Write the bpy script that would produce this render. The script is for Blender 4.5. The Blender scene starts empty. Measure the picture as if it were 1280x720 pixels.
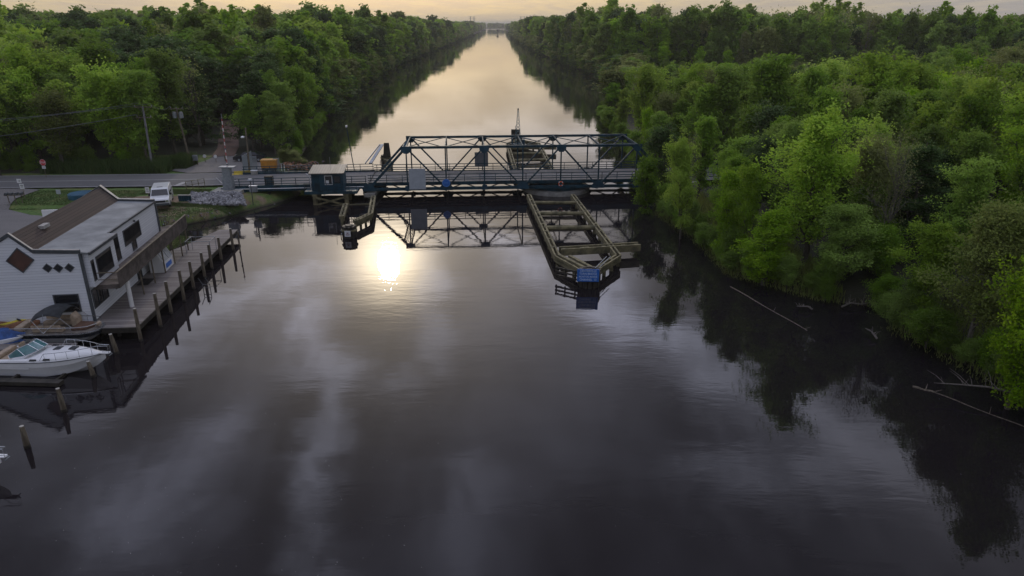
import bpy, bmesh, math, random
import numpy as np
from mathutils import Vector, Matrix
R = math.radians
scene = bpy.context.scene
COL = scene.collection
random.seed(7)

# ------------------------------------------------------------------ camera
F, TH, CH = 870.0, math.atan(330/870), 21.2
cd = bpy.data.cameras.new('camera'); cam = bpy.data.objects.new('camera', cd); COL.objects.link(cam)
cam.location = (0, 0, CH); cam.rotation_euler = (math.pi/2-TH, 0, 0)
cd.sensor_width = 36; cd.lens = 36*F/1280; cd.clip_start = .5; cd.clip_end = 60000
scene.camera = cam
scene.view_settings.view_transform = 'Standard'; scene.view_settings.look = 'None'
scene.view_settings.exposure = 0.0; scene.view_settings.gamma = 1.0
SUN_EL, SUN_AZ = R(18.3), R(-10.6)          # azimuth measured from +Y towards +X
SD = Vector((math.sin(SUN_AZ)*math.cos(SUN_EL), math.cos(SUN_AZ)*math.cos(SUN_EL), math.sin(SUN_EL)))

# ------------------------------------------------------------------ node helper
class N:
    def __init__(s, tree): s.t = tree; s.n = tree.nodes; s.l = tree.links
    def add(s, typ, ins=None, **kw):
        n = s.n.new(typ)
        for k, v in kw.items(): setattr(n, k, v)
        for k, v in (ins or {}).items(): s.put(n.inputs[k], v)
        return n
    def put(s, sock, v):
        if isinstance(v, bpy.types.NodeSocket): s.l.new(v, sock)
        elif isinstance(v, bpy.types.Node): s.l.new(v.outputs[0], sock)
        elif hasattr(sock.default_value, '__len__') and not hasattr(v, '__len__'): sock.default_value = [v]*len(sock.default_value)
        elif hasattr(v, '__len__') and len(v) == 3 and len(sock.default_value) == 4: sock.default_value = (*v, 1)
        else: sock.default_value = v
    def math(s, op, a, b=0.0, c=None, clamp=False):
        n = s.add('ShaderNodeMath', operation=op, use_clamp=clamp); s.put(n.inputs[0], a); s.put(n.inputs[1], b)
        if c is not None: s.put(n.inputs[2], c)
        return n.outputs[0]
    def vm(s, op, a, b=(0, 0, 0)):
        n = s.add('ShaderNodeVectorMath', operation=op); s.put(n.inputs[0], a); s.put(n.inputs[1], b)
        return n.outputs['Value'] if op in ('DOT_PRODUCT', 'LENGTH') else n.outputs[0]
    def mix(s, f, a, b, blend='MIX'):
        n = s.add('ShaderNodeMix', data_type='RGBA', blend_type=blend)
        s.put(n.inputs[0], f); s.put(n.inputs[6], a); s.put(n.inputs[7], b); return n.outputs[2]
    def rng(s, v, a, b, c=0.0, d=1.0, smooth=True):
        n = s.add('ShaderNodeMapRange', interpolation_type='SMOOTHSTEP' if smooth else 'LINEAR')
        for i, x in enumerate((v, a, b, c, d)): s.put(n.inputs[i], x)
        return n.outputs[0]
    def noise(s, vec, scale, detail=4.0, rough=.55, dist=0.0):
        n = s.add('ShaderNodeTexNoise', {'Scale': scale, 'Detail': detail, 'Roughness': rough, 'Distortion': dist})
        if vec is not None: s.put(n.inputs['Vector'], vec)
        return n.outputs[0]
    def mapping(s, vec, scale=(1, 1, 1), rot=(0, 0, 0), loc=(0, 0, 0)):
        n = s.add('ShaderNodeMapping'); s.put(n.inputs[0], vec)
        n.inputs['Location'].default_value = loc; n.inputs['Rotation'].default_value = rot; n.inputs['Scale'].default_value = scale
        return n.outputs[0]

# ------------------------------------------------------------------ world: Nishita sky behind thin broken cloud
world = bpy.data.worlds.new('World'); scene.world = world; world.use_nodes = True
w = N(world.node_tree); w.n.clear()
sky = w.add('ShaderNodeTexSky', sky_type='NISHITA', sun_disc=False)
sky.sun_elevation = SUN_EL; sky.sun_rotation = SUN_AZ; sky.dust_density = 3.0; sky.air_density = 1.2
tc = w.add('ShaderNodeTexCoord'); D = w.vm('NORMALIZE', tc.outputs['Generated'])
sx = w.add('ShaderNodeSeparateXYZ'); w.put(sx.inputs[0], D)
zz = w.math('MAXIMUM', sx.outputs[2], 0.0)
inv = w.math('DIVIDE', 1.0, w.math('ADD', zz, .06))
pl = w.add('ShaderNodeCombineXYZ'); w.put(pl.inputs[0], w.math('MULTIPLY', sx.outputs[0], inv)); w.put(pl.inputs[1], w.math('MULTIPLY', sx.outputs[1], inv))
plv = pl.outputs[0]
cn1 = w.noise(w.mapping(plv, (1.0, .42, 1), loc=(3.1, 1.7, 0)), 1.5, 5, .5, .6)
cn2 = w.noise(w.mapping(plv, (1.0, .7, 1), loc=(9.1, 4.7, 0)), 4.5, 6, .62, .4)
cl = w.rng(w.math('ADD', w.math('MULTIPLY', cn1, .72), w.math('MULTIPLY', cn2, .28)), .36, .64)
# long bright gaps in the cloud, each a soft band between two sky directions (mirrored in the water)
def skyxy(px, py):
    u, v = (px-640)/F, (360-py)/F; c_, s_ = math.cos(TH), math.sin(TH)
    d = Vector((u, c_+v*s_, s_-v*c_)).normalized(); return d.x/(d.z+.06), d.y/(d.z+.06)
wv1 = w.math('MULTIPLY', w.math('SUBTRACT', w.noise(w.mapping(plv, loc=(5, 2, 0)), 2.6, 4, .6), .5), .34)
wv2 = w.math('MULTIPLY', w.math('SUBTRACT', w.noise(w.mapping(plv, loc=(1, 8, 0)), 2.6, 4, .6), .5), .5)
WX = w.math('ADD', w.math('MULTIPLY', sx.outputs[0], inv), wv1); WY = w.math('ADD', w.math('MULTIPLY', sx.outputs[1], inv), wv2)
def seg(a, b, wpx, gain):
    ax, ay = skyxy(*a); bx, by = skyxy(*b); mx_, my_ = (a[0]+b[0])/2, (a[1]+b[1])/2
    vx, vy = bx-ax, by-ay; L = math.hypot(vx, vy); ux, uy = vx/L, vy/L
    e0, e1 = skyxy(mx_, my_), skyxy(mx_+wpx*uy, my_+wpx*ux); wd = max(.02, math.hypot(skyxy(mx_+wpx, my_)[0]-e0[0], 0))
    px_ = w.math('SUBTRACT', WX, ax); py_ = w.math('SUBTRACT', WY, ay)
    al = w.math('ADD', w.math('MULTIPLY', px_, ux), w.math('MULTIPLY', py_, uy)); pe = w.math('SUBTRACT', w.math('MULTIPLY', px_, uy), w.math('MULTIPLY', py_, ux))
    over = w.math('ADD', w.math('MAXIMUM', w.math('MULTIPLY', al, -1.0), 0.0), w.math('MAXIMUM', w.math('SUBTRACT', al, L), 0.0))
    d2 = w.math('ADD', w.math('MULTIPLY', pe, pe), w.math('MULTIPLY', over, over))
    return w.math('MULTIPLY', w.math('POWER', 2.718, w.math('MULTIPLY', d2, -1/(wd*wd))), gain)
segs = [((400, 385), (412, 470), 30, .9), ((412, 490), (392, 600), 26, .8), ((392, 600), (385, 720), 34, .7),
        ((520, 310), (300, 375), 40, .7), ((300, 375), (120, 470), 60, .5), ((530, 320), (545, 410), 22, .8), ((545, 420), (500, 480), 34, .45),
        ((600, 300), (770, 380), 40, .6), ((770, 380), (900, 475), 45, .7), ((900, 475), (1100, 560), 70, .45), ((860, 590), (1010, 590), 60, .4),
        ((560, 600), (580, 700), 50, .3), ((250, 560), (150, 660), 60, .35)]
bands = None
for a_, b_, w_, g_ in segs:
    q_ = seg(a_, b_, w_, g_); bands = q_ if bands is None else w.math('MAXIMUM', bands, q_)
bands = w.math('MULTIPLY', bands, w.rng(cn2, .3, .62, 1.1, 3.3))
mu = w.vm('DOT_PRODUCT', D, tuple(SD))
glow = w.math('MULTIPLY', w.math('POWER', w.math('MAXIMUM', mu, 0.0), 38.0), w.rng(sx.outputs[2], .03, .22, .25, 1))
glow2 = w.math('POWER', w.math('MAXIMUM', mu, 0.0), 900.0)
hor = w.rng(sx.outputs[2], 0.0, .24, 1, 0)                       # horizon band
front = w.rng(sx.outputs[1], -.6, .9, 0, 1)                      # towards the low sun
ccol = w.mix(hor, (.62, .65, .86, 1), (.78, .66, .42, 1))        # cloud colour: grey lilac overhead, peach low down
ccol = w.mix(w.rng(sx.outputs[0], .10, .75, 0, .75), ccol, (.52, .50, .52, 1))
dark = w.mix(.5, ccol, (.40, .42, .52, 1))
lum = w.rng(cl, 0, 1, .28, 1.0, smooth=False)
lum = w.math('ADD', lum, bands)
lum = w.math('MULTIPLY', lum, w.math('ADD', .95, w.math('MULTIPLY', front, .27)))
lum = w.math('MULTIPLY', lum, w.math('ADD', 1.0, w.math('MULTIPLY', w.rng(sx.outputs[2], .70, .92), 1.5)))
lum = w.mix(w.math('MAXIMUM', w.math('MULTIPLY', hor, .42), w.rng(sx.outputs[2], .03, .12, .92, 0)), lum, w.math('ADD', .58, w.math('MULTIPLY', front, .2)))
cloud = w.mix(1.0, w.mix(cl, dark, ccol), lum, 'MULTIPLY')
cloud = w.mix(w.math('MULTIPLY', glow, .5), cloud, (1.5, 1.42, 1.32, 1))
cloud = w.mix(w.math('MULTIPLY', glow2, .9), cloud, (12.0, 10.0, 7.2, 1))
skyc = w.mix(1.0, sky.outputs[0], (.10, .10, .10, 1), 'MULTIPLY')
fin = w.mix(.86, skyc, cloud)
bg = w.add('ShaderNodeBackground', {'Color': fin, 'Strength': 1.0})
wo = w.add('ShaderNodeOutputWorld'); w.l.new(bg.outputs[0], wo.inputs[0])

sl = bpy.data.lights.new('sun', 'SUN'); sl.energy = 0.5; sl.angle = R(1.7); sl.color = (1, .86, .66)
so = bpy.data.objects.new('sun', sl); COL.objects.link(so); so.rotation_euler = (-SD).to_track_quat('-Z', 'Y').to_euler()

# ------------------------------------------------------------------ geometry helpers
_c, _s = math.cos(TH), math.sin(TH)
def ray(px, py):
    u, v = (px-640)/F, (360-py)/F
    return Vector((u, _c+v*_s, -_s+v*_c))
def gp(px, py, z=0.0):                      # point of the photo on the level z
    d = ray(px, py); t = (z-CH)/d.z; return Vector((t*d.x, t*d.y, z))
def yp(px, py, Y):                          # point of the photo at the depth Y
    d = ray(px, py); t = Y/d.y; return Vector((t*d.x, Y, CH+t*d.z))

class MB:
    def __init__(s): s.v = []; s.f = []; s.m = []; s.mi = 0
    def poly(s, pts):
        b = len(s.v); s.v += [tuple(p) for p in pts]; s.f.append(tuple(range(b, b+len(pts)))); s.m.append(s.mi)
        return s
    def hexa(s, p):                         # 8 points, bottom four then top four
        b = len(s.v); s.v += [tuple(q) for q in p]
        for f in ((3, 2, 1, 0), (4, 5, 6, 7), (0, 1, 5, 4), (1, 2, 6, 5), (2, 3, 7, 6), (3, 0, 4, 7)):
            s.f.append(tuple(b+i for i in f)); s.m.append(s.mi)
        return s
    def box(s, x0, x1, y0, y1, z0, z1):
        return s.hexa([(x0, y0, z0), (x1, y0, z0), (x1, y1, z0), (x0, y1, z0), (x0, y0, z1), (x1, y0, z1), (x1, y1, z1), (x0, y1, z1)])
    def bar(s, a, b, wd, ht=None, up=(0, 0, 1)):     # a square beam from a to b
        a, b = Vector(a), Vector(b); ht = ht or wd; d = (b-a).normalized(); up = Vector(up)
        if abs(d.dot(up)) > .98: up = Vector((1, 0, 0)) if abs(d.x) < .9 else Vector((0, 1, 0))
        x = d.cross(up).normalized()*wd/2; z = x.normalized().cross(d)*ht/2
        return s.hexa([a-x-z, a+x-z, b+x-z, b-x-z, a-x+z, a+x+z, b+x+z, b-x+z])
    def tube(s, pts, rad, n=8, cap=True):
        pts = [Vector(p) for p in pts]; rs = rad if hasattr(rad, '__len__') else [rad]*len(pts)
        b = len(s.v)
        for i, p in enumerate(pts):
            d = (pts[min(i+1, len(pts)-1)]-pts[max(i-1, 0)]).normalized()
            up = Vector((0, 0, 1)) if abs(d.z) < .9 else Vector((1, 0, 0))
            x = d.cross(up).normalized(); y = x.cross(d)
            for k in range(n):
                a = 2*math.pi*k/n; s.v.append(tuple(p+(x*math.cos(a)+y*math.sin(a))*rs[i]))
        for i in range(len(pts)-1):
            for k in range(n):
                k2 = (k+1) % n; s.f.append((b+i*n+k, b+i*n+k2, b+(i+1)*n+k2, b+(i+1)*n+k)); s.m.append(s.mi)
        if cap:
            s.f.append(tuple(b+k for k in reversed(range(n)))); s.m.append(s.mi)
            s.f.append(tuple(b+(len(pts)-1)*n+k for k in range(n))); s.m.append(s.mi)
        return s
    def prism(s, outline, axis, a, b):       # 2-D outline swept along an axis from a to b
        def P(q, t):
            return {'x': (t, q[0], q[1]), 'y': (q[0], t, q[1]), 'z': (q[0], q[1], t)}[axis]
        n = len(outline); k = len(s.v)
        s.v += [P(q, a) for q in outline]+[P(q, b) for q in outline]
        s.f.append(tuple(range(k+n-1, k-1, -1))); s.f.append(tuple(range(k+n, k+2*n))); s.m += [s.mi]*2
        for i in range(n):
            j = (i+1) % n; s.f.append((k+i, k+j, k+n+j, k+n+i)); s.m.append(s.mi)
        return s
    def loft(s, rings, close=True, cap=True):
        n = len(rings[0]); b = len(s.v)
        for r in rings: s.v += [tuple(p) for p in r]
        for i in range(len(rings)-1):
            for k in range(n if close else n-1):
                k2 = (k+1) % n; s.f.append((b+i*n+k, b+i*n+k2, b+(i+1)*n+k2, b+(i+1)*n+k)); s.m.append(s.mi)
        if cap:
            s.f.append(tuple(b+k for k in reversed(range(n)))); s.m.append(s.mi)
            s.f.append(tuple(b+(len(rings)-1)*n+k for k in range(n))); s.m.append(s.mi)
        return s
    def build(s, name, mat, parent=None, smooth=False, bevel=0, fix=True):
        me = bpy.data.meshes.new(name); me.from_pydata(s.v, [], s.f)
        for m in (mat if isinstance(mat, (list, tuple)) else [mat]): me.materials.append(m)
        me.polygons.foreach_set('material_index', s.m)
        if fix:
            bm = bmesh.new(); bm.from_mesh(me); bmesh.ops.recalc_face_normals(bm, faces=bm.faces)
            if bevel:
                bmesh.ops.remove_doubles(bm, verts=bm.verts, dist=1e-4)
                bmesh.ops.bevel(bm, geom=[e for e in bm.edges if len(e.link_faces) == 2 and e.calc_face_angle(0) > .5], offset=bevel, segments=2, affect='EDGES', clamp_overlap=True)
            bm.to_mesh(me); bm.free()
        if smooth: me.polygons.foreach_set('use_smooth', [True]*len(me.polygons))
        me.update()
        o = bpy.data.objects.new(name, me); COL.objects.link(o)
        if parent: o.parent = parent
        return o

def build_split(mb, name, mat, parent=None, pre=None, **k):
    # one object per loose piece
    par = list(range(len(mb.v)))
    def fd(a):
        while par[a] != a: par[a] = par[par[a]]; a = par[a]
        return a
    for f in mb.f:
        r = fd(f[0])
        for q in f[1:]: par[fd(q)] = r
    gr = {}
    for f, mi in zip(mb.f, mb.m): gr.setdefault(fd(f[0]), []).append((f, mi))
    out = []
    for fs in gr.values():
        s = MB(); mp = {}
        for f, mi in fs:
            for q in f:
                if q not in mp: mp[q] = len(s.v); s.v.append(mb.v[q])
            s.f.append(tuple(mp[q] for q in f)); s.m.append(mi)
        out.append(s.build(name, mat, parent, **k))
    return out
def tag(o, label=None, cat=None, group=None, kind=None):
    if label: o['label'] = label
    if cat: o['category'] = cat
    if group: o['group'] = group
    if kind: o['kind'] = kind
    return o
def empty(name, loc, label, cat, rz=0.0, group=None):
    o = bpy.data.objects.new(name, None); COL.objects.link(o); o.location = loc; o.rotation_euler = (0, 0, rz)
    o.empty_display_size = .3
    return tag(o, label, cat, group)
def copy_tree(o, label=None, loc=None, rz=None, parent=None, sc=None):
    c = o.copy(); COL.objects.link(c); c.parent = parent
    if label: c['label'] = label
    if loc is not None: c.location = loc
    if rz is not None: c.rotation_euler = (0, 0, rz)
    if sc is not None: c.scale = sc
    for ch in list(o.children): copy_tree(ch, parent=c)
    return c

# ------------------------------------------------------------------ materials
def mat(name, col, rough=.7, var=.25, scale=2.0, metal=0.0, bump=0.0, bscale=None, stretch=(1, 1, 1), col2=None, spec=.5, coat=0.0):
    m = bpy.data.materials.new(name); m.use_nodes = True; t = N(m.node_tree); t.n.clear()
    tcn = t.add('ShaderNodeTexCoord'); v = t.mapping(tcn.outputs['Object'], stretch)
    n1 = t.noise(v, scale, 6, .62)
    c2 = col2 or tuple(c*(1-var) for c in col); c1 = tuple(min(1, c*(1+var*.4)) for c in col)
    c = t.mix(t.rng(n1, .3, .7), c1, c2)
    p = t.add('ShaderNodeBsdfPrincipled', {'Base Color': c, 'Roughness': t.rng(n1, .2, .8, rough*.85, min(1, rough*1.15)), 'Metallic': metal, 'Specular IOR Level': spec, 'Coat Weight': coat})
    if bump:
        b = t.add('ShaderNodeBump', {'Strength': 1.0, 'Distance': bump, 'Height': t.noise(v, bscale or scale*4, 5, .6)}); t.put(p.inputs['Normal'], b)
    o = t.add('ShaderNodeOutputMaterial'); t.l.new(p.outputs[0], o.inputs[0])
    return m
M = {}
M['steel'] = mat('teal_painted_steel', (.010, .05, .075), .62, .45, 1.3, bump=.004, col2=(.008, .022, .03), spec=.25)
M['steel_blue'] = mat('blue_painted_steel', (.014, .06, .095), .55, .35, 1.0, spec=.3)
M['timber'] = mat('weathered_treated_timber', (.19, .165, .085), .85, .4, 1.5, bump=.01, stretch=(1, 1, 1), col2=(.075, .07, .04))
M['timber_dark'] = mat('dark_wet_timber', (.035, .03, .022), .7, .5, 2.0, bump=.01)
M['pile'] = mat('grey_brown_piling_wood', (.17, .145, .105), .85, .4, 3.0, bump=.01, stretch=(3, 3, .5), col2=(.07, .055, .038))
M['concrete'] = mat('weathered_concrete', (.33, .32, .29), .85, .35, 1.2, bump=.004)
M['stone'] = mat('grey_riprap_stone', (.24, .24, .25), .85, .5, 1.1, bump=.02, col2=(.10, .10, .11))
M['galv'] = mat('galvanised_metal', (.30, .33, .36), .45, .25, 3.0, metal=.4)
M['alu'] = mat('polished_aluminium', (.6, .62, .64), .25, .1, 3.0, metal=.9)
M['white'] = mat('white_gelcoat', (.78, .79, .80), .25, .05, 1.0, coat=.3)
M['white_paint'] = mat('white_painted_trim', (.75, .76, .76), .5, .1, 1.5)
M['dgrey'] = mat('dark_grey_trim', (.07, .08, .09), .5, .3, 2.0)
M['black'] = mat('black_rubber', (.012, .012, .014), .7, .3, 4.0)
M['glass'] = mat('dark_window_glass', (.012, .014, .018), .06, .3, .6, spec=.8)
M['curtain'] = mat('brown_blind_behind_glass', (.10, .045, .03), .12, .4, .9, spec=.8)
M['teal_glass'] = mat('tinted_windscreen', (.05, .17, .18), .08, .4, 1.5, spec=.8)
M['balcony'] = mat('grey_weathered_deck_wood', (.12, .10, .09), .85, .45, 1.4, bump=.004, col2=(.06, .05, .043))
M['tan'] = mat('tan_vinyl', (.42, .33, .24), .55, .25, 3.0)
M['canvas'] = mat('charcoal_canvas', (.035, .04, .045), .85, .3, 2.0, bump=.01)
M['tarp'] = mat('blue_tarpaulin', (.02, .08, .28), .55, .4, 3.0, bump=.03)
M['orange'] = mat('orange_enamel', (.55, .24, .03), .45, .25, 2.0)
M['yellow'] = mat('yellow_road_paint', (.62, .46, .04), .6, .35, 2.0)
M['red'] = mat('red_sign_face', (.55, .03, .04), .5, .1, 2.0)
M['bluesign'] = mat('blue_sign_face', (.02, .14, .52), .45, .15, 2.0)
M['bin'] = mat('blue_plastic', (.02, .06, .30), .45, .2, 2.0)
M['brownbin'] = mat('maroon_plastic', (.07, .02, .025), .5, .2, 2.0)
M['carblack'] = mat('dark_car_paint', (.012, .016, .022), .2, .1, 1.0, coat=.8)
M['vanwhite'] = mat('white_van_paint', (.68, .70, .71), .3, .12, .8, coat=.5)
M['bark'] = mat('grey_brown_bark', (.10, .085, .07), .9, .45, 4.0, bump=.02, stretch=(3, 3, .6))
M['palebark'] = mat('pale_dead_wood', (.18, .16, .135), .9, .35, 4.0, bump=.01, stretch=(2, 2, .6))
M['bluewater'] = mat('pool_cover_blue', (.02, .10, .17), .5, .3, 1.0)
M['sand'] = mat('orange_brown_dirt', (.26, .13, .07), .95, .4, 1.0)
M['cream'] = mat('metal_roof_cream', (.36, .35, .33), .5, .25, 1.5)
M['signgrey'] = mat('plain_grey_sign_face', (.42, .46, .50), .5, .12, 1.5, col2=(.36, .40, .44))
M['signback'] = mat('dull_sign_back', (.12, .13, .14), .6, .2, 1.5)
M['wire'] = mat('aluminium_cable', (.10, .11, .12), .6, .1, 1.0)

def plank_mat(name, col, col2, pitch, axis, rough=.8):
    m = bpy.data.materials.new(name); m.use_nodes = True; t = N(m.node_tree); t.n.clear()
    tcn = t.add('ShaderNodeTexCoord'); sp = t.add('ShaderNodeSeparateXYZ'); t.put(sp.inputs[0], tcn.outputs['Object'])
    q = t.math('MULTIPLY', sp.outputs[axis], 1/pitch); fr = t.math('FRACT', q); idn = t.math('FLOOR', q)
    wn = t.add('ShaderNodeTexWhiteNoise', noise_dimensions='1D'); t.put(wn.inputs['W'], idn)
    gap = t.math('MINIMUM', t.rng(fr, 0, .09), t.rng(fr, .91, 1, 1, 0))
    n1 = t.noise(tcn.outputs['Object'], .8, 6, .65)
    f = t.math('ADD', t.math('MULTIPLY', wn.outputs[0], .5), t.math('MULTIPLY', n1, .5))
    c = t.mix(t.rng(f, .2, .8), col, col2); c = t.mix(gap, tuple(x*.25 for x in col2[:3]), c)
    p = t.add('ShaderNodeBsdfPrincipled', {'Base Color': c, 'Roughness': rough})
    b = t.add('ShaderNodeBump', {'Distance': .012, 'Height': gap}); t.put(p.inputs['Normal'], b)
    o = t.add('ShaderNodeOutputMaterial'); t.l.new(p.outputs[0], o.inputs[0]); return m
M['dock'] = plank_mat('weathered_dock_planks', (.22, .20, .19), (.12, .105, .10), .28, 1)
M['siding'] = plank_mat('white_lap_siding', (.76, .79, .84), (.70, .73, .78), .2, 2, .5)
_sd = M['siding'].node_tree      # siding shows only a faint shadow gap
for n_ in _sd.nodes:
    if n_.type == 'MIX' and n_.data_type == 'RGBA' and not n_.inputs[6].is_linked and n_.inputs[7].is_linked: n_.inputs[6].default_value = (.46, .49, .54, 1)
M['shingle'] = plank_mat('brown_roof_shingles', (.075, .055, .045), (.052, .04, .034), .16, 0, .9)
M['greyroof'] = mat('grey_membrane_roof', (.20, .22, .235), .7, .3, .5, bump=.004, col2=(.13, .145, .16))
M['ribroof'] = plank_mat('ribbed_metal_roof', (.12, .118, .11), (.085, .083, .077), .33, 0, .5)

# water
m = bpy.data.materials.new('dark_canal_water'); m.use_nodes = True; t = N(m.node_tree); t.n.clear(); M['water'] = m
g = t.add('ShaderNodeNewGeometry'); P_ = g.outputs['Position']
r1 = t.noise(t.mapping(P_, (.35, 1.0, 1), rot=(0, 0, R(8))), 1.1, 3, .55, .4)
r2 = t.noise(t.mapping(P_, (.10, .30, 1), rot=(0, 0, R(-5))), 1.0, 4, .5, .3)
patch = t.rng(t.noise(t.mapping(P_, (.6, 1, 1)), .035, 4, .6), .38, .66, .12, 1.0)
h = t.math('ADD', t.math('MULTIPLY', r1, t.math('MULTIPLY', patch, .0075)), t.math('MULTIPLY', r2, .010))
r3 = t.noise(t.mapping(P_, (.45, 1.7, 1), rot=(0, 0, R(4))), 2.6, 3, .6, .3)
h = t.math('ADD', h, t.math('MULTIPLY', r3, t.math('MULTIPLY', patch, .0024)))
bp = t.add('ShaderNodeBump', {'Strength': 1.0, 'Distance': 1.0, 'Height': h})
wc = t.mix(t.noise(P_, .05, 4, .6), (.011, .009, .011, 1), (.016, .0135, .015, 1))
p = t.add('ShaderNodeBsdfPrincipled', {'Base Color': wc, 'Roughness': .008, 'IOR': 1.333, 'Normal': bp.outputs[0]})
o = t.add('ShaderNodeOutputMaterial'); t.l.new(p.outputs[0], o.inputs[0])

# ground: grass, bare soil, forest litter
m = bpy.data.materials.new('ground_grass_and_soil'); m.use_nodes = True; t = N(m.node_tree); t.n.clear(); M['ground'] = m
g = t.add('ShaderNodeNewGeometry'); P_ = g.outputs['Position']; sp = t.add('ShaderNodeSeparateXYZ'); t.put(sp.inputs[0], P_)
n1 = t.noise(P_, .25, 6, .62); n2 = t.noise(P_, 2.5, 5, .7); n3 = t.noise(P_, .9, 5, .6)
grass = t.mix(t.rng(n2, .3, .7), (.095, .17, .03, 1), (.055, .105, .02, 1))
grass = t.mix(t.rng(n1, .45, .65), grass, (.16, .16, .05, 1))
soil = t.mix(t.rng(n2, .3, .7), (.24, .17, .115, 1), (.14, .10, .07, 1))
wear = t.add('ShaderNodeAttribute', attribute_name='wear')
f = t.rng(t.math('ADD', wear.outputs['Fac'], t.math('MULTIPLY', t.math('SUBTRACT', n3, .5), 1.1)), .35, .62)
c = t.mix(f, grass, soil)
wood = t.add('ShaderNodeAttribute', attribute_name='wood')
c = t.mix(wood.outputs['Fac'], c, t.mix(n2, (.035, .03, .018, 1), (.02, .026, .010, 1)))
wet = t.rng(t.math('ADD', sp.outputs[2], t.math('MULTIPLY', n3, .3)), .1, .55, 1, 0)
c = t.mix(wet, c, (.035, .026, .018, 1))
b = t.add('ShaderNodeBump', {'Distance': .12, 'Height': n2})
p = t.add('ShaderNodeBsdfPrincipled', {'Base Color': c, 'Roughness': .95, 'Normal': b.outputs[0]})
o = t.add('ShaderNodeOutputMaterial'); t.l.new(p.outputs[0], o.inputs[0])

def patchy(name, c1, c2, c3, s1=.3, s2=6.0, bump=.01):
    m = bpy.data.materials.new(name); m.use_nodes = True; t = N(m.node_tree); t.n.clear()
    P_ = t.add('ShaderNodeNewGeometry').outputs['Position']
    n1 = t.noise(t.mapping(P_, (.35, 1, 1)), s1, 6, .65); n2 = t.noise(P_, s2, 4, .7)
    c = t.mix(t.rng(n1, .35, .65), c1, c2); c = t.mix(t.rng(n2, .35, .75), c, c3)
    b = t.add('ShaderNodeBump', {'Distance': bump, 'Height': n2})
    p = t.add('ShaderNodeBsdfPrincipled', {'Base Color': c, 'Roughness': .9, 'Normal': b.outputs[0]})
    o = t.add('ShaderNodeOutputMaterial'); t.l.new(p.outputs[0], o.inputs[0]); return m
M['asphalt'] = patchy('worn_grey_asphalt', (.12, .12, .122, 1), (.095, .095, .098, 1), (.14, .138, .135, 1), .25, 9)
M['gravel'] = patchy('pale_gravel', (.16, .15, .145, 1), (.11, .105, .10, 1), (.20, .19, .18, 1), .2, 7, .02)
M['path'] = patchy('reddish_dirt_track', (.15, .085, .06, 1), (.10, .065, .05, 1), (.17, .11, .085, 1), .4, 4, .03)
M['line'] = patchy('worn_white_road_paint', (.42, .42, .41, 1), (.26, .26, .26, 1), (.34, .34, .33, 1), .6, 3)
M['deck'] = patchy('bridge_deck_grating', (.13, .13, .135, 1), (.10, .10, .105, 1), (.15, .15, .15, 1), .4, 8)

# foliage: every leaf has its own tint in a colour attribute, every tree its own shift
def leaf_mat(name, base, dark, yellow, trans=.35, shift=.35):
    m = bpy.data.materials.new(name); m.use_nodes = True; t = N(m.node_tree); t.n.clear()
    a = t.add('ShaderNodeAttribute', attribute_name='tint'); sp = t.add('ShaderNodeSeparateColor'); t.put(sp.inputs[0], a.outputs['Color'])
    oi = t.add('ShaderNodeObjectInfo'); rd = oi.outputs['Random']
    c = t.mix(sp.outputs[0], dark, base)
    c = t.mix(t.math('MULTIPLY', sp.outputs[1], .55), c, yellow)
    rd2 = t.math('FRACT', t.math('MULTIPLY', rd, 7.31))
    c = t.mix(t.math('MULTIPLY', rd, .5), c, yellow)
    hsv = t.add('ShaderNodeHueSaturation', {'Color': c, 'Value': t.rng(rd2, 0, 1, 1-shift, 1+shift, smooth=False), 'Saturation': t.rng(rd, 0, 1, 1.18, .98, smooth=False)})
    df = t.add('ShaderNodeBsdfPrincipled', {'Base Color': hsv.outputs[0], 'Roughness': .65, 'Specular IOR Level': .1})
    tr = t.add('ShaderNodeBsdfTranslucent', {'Color': t.mix(.35, hsv.outputs[0], yellow)})
    mx = t.add('ShaderNodeMixShader', {0: trans, 1: df.outputs[0], 2: tr.outputs[0]})
    o = t.add('ShaderNodeOutputMaterial'); t.l.new(mx.outputs[0], o.inputs[0]); return m
M['leaf_bright'] = leaf_mat('fresh_spring_leaves', (.25, .45, .06, 1), (.15, .29, .045, 1), (.40, .50, .09, 1), .45)
M['leaf_mid'] = leaf_mat('mid_green_leaves', (.17, .31, .055, 1), (.09, .175, .037, 1), (.28, .385, .075, 1), .42)
M['leaf_dark'] = leaf_mat('dark_evergreen_needles', (.065, .13, .045, 1), (.04, .08, .032, 1), (.11, .16, .05, 1), .32, .25)
M['leaf_olive'] = leaf_mat('olive_budding_leaves', (.22, .28, .09, 1), (.13, .17, .06, 1), (.32, .34, .12, 1), .38)
M['reed'] = leaf_mat('marsh_reed_blades', (.08, .14, .05, 1), (.045, .085, .032, 1), (.14, .17, .07, 1), .3, .1)

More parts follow.
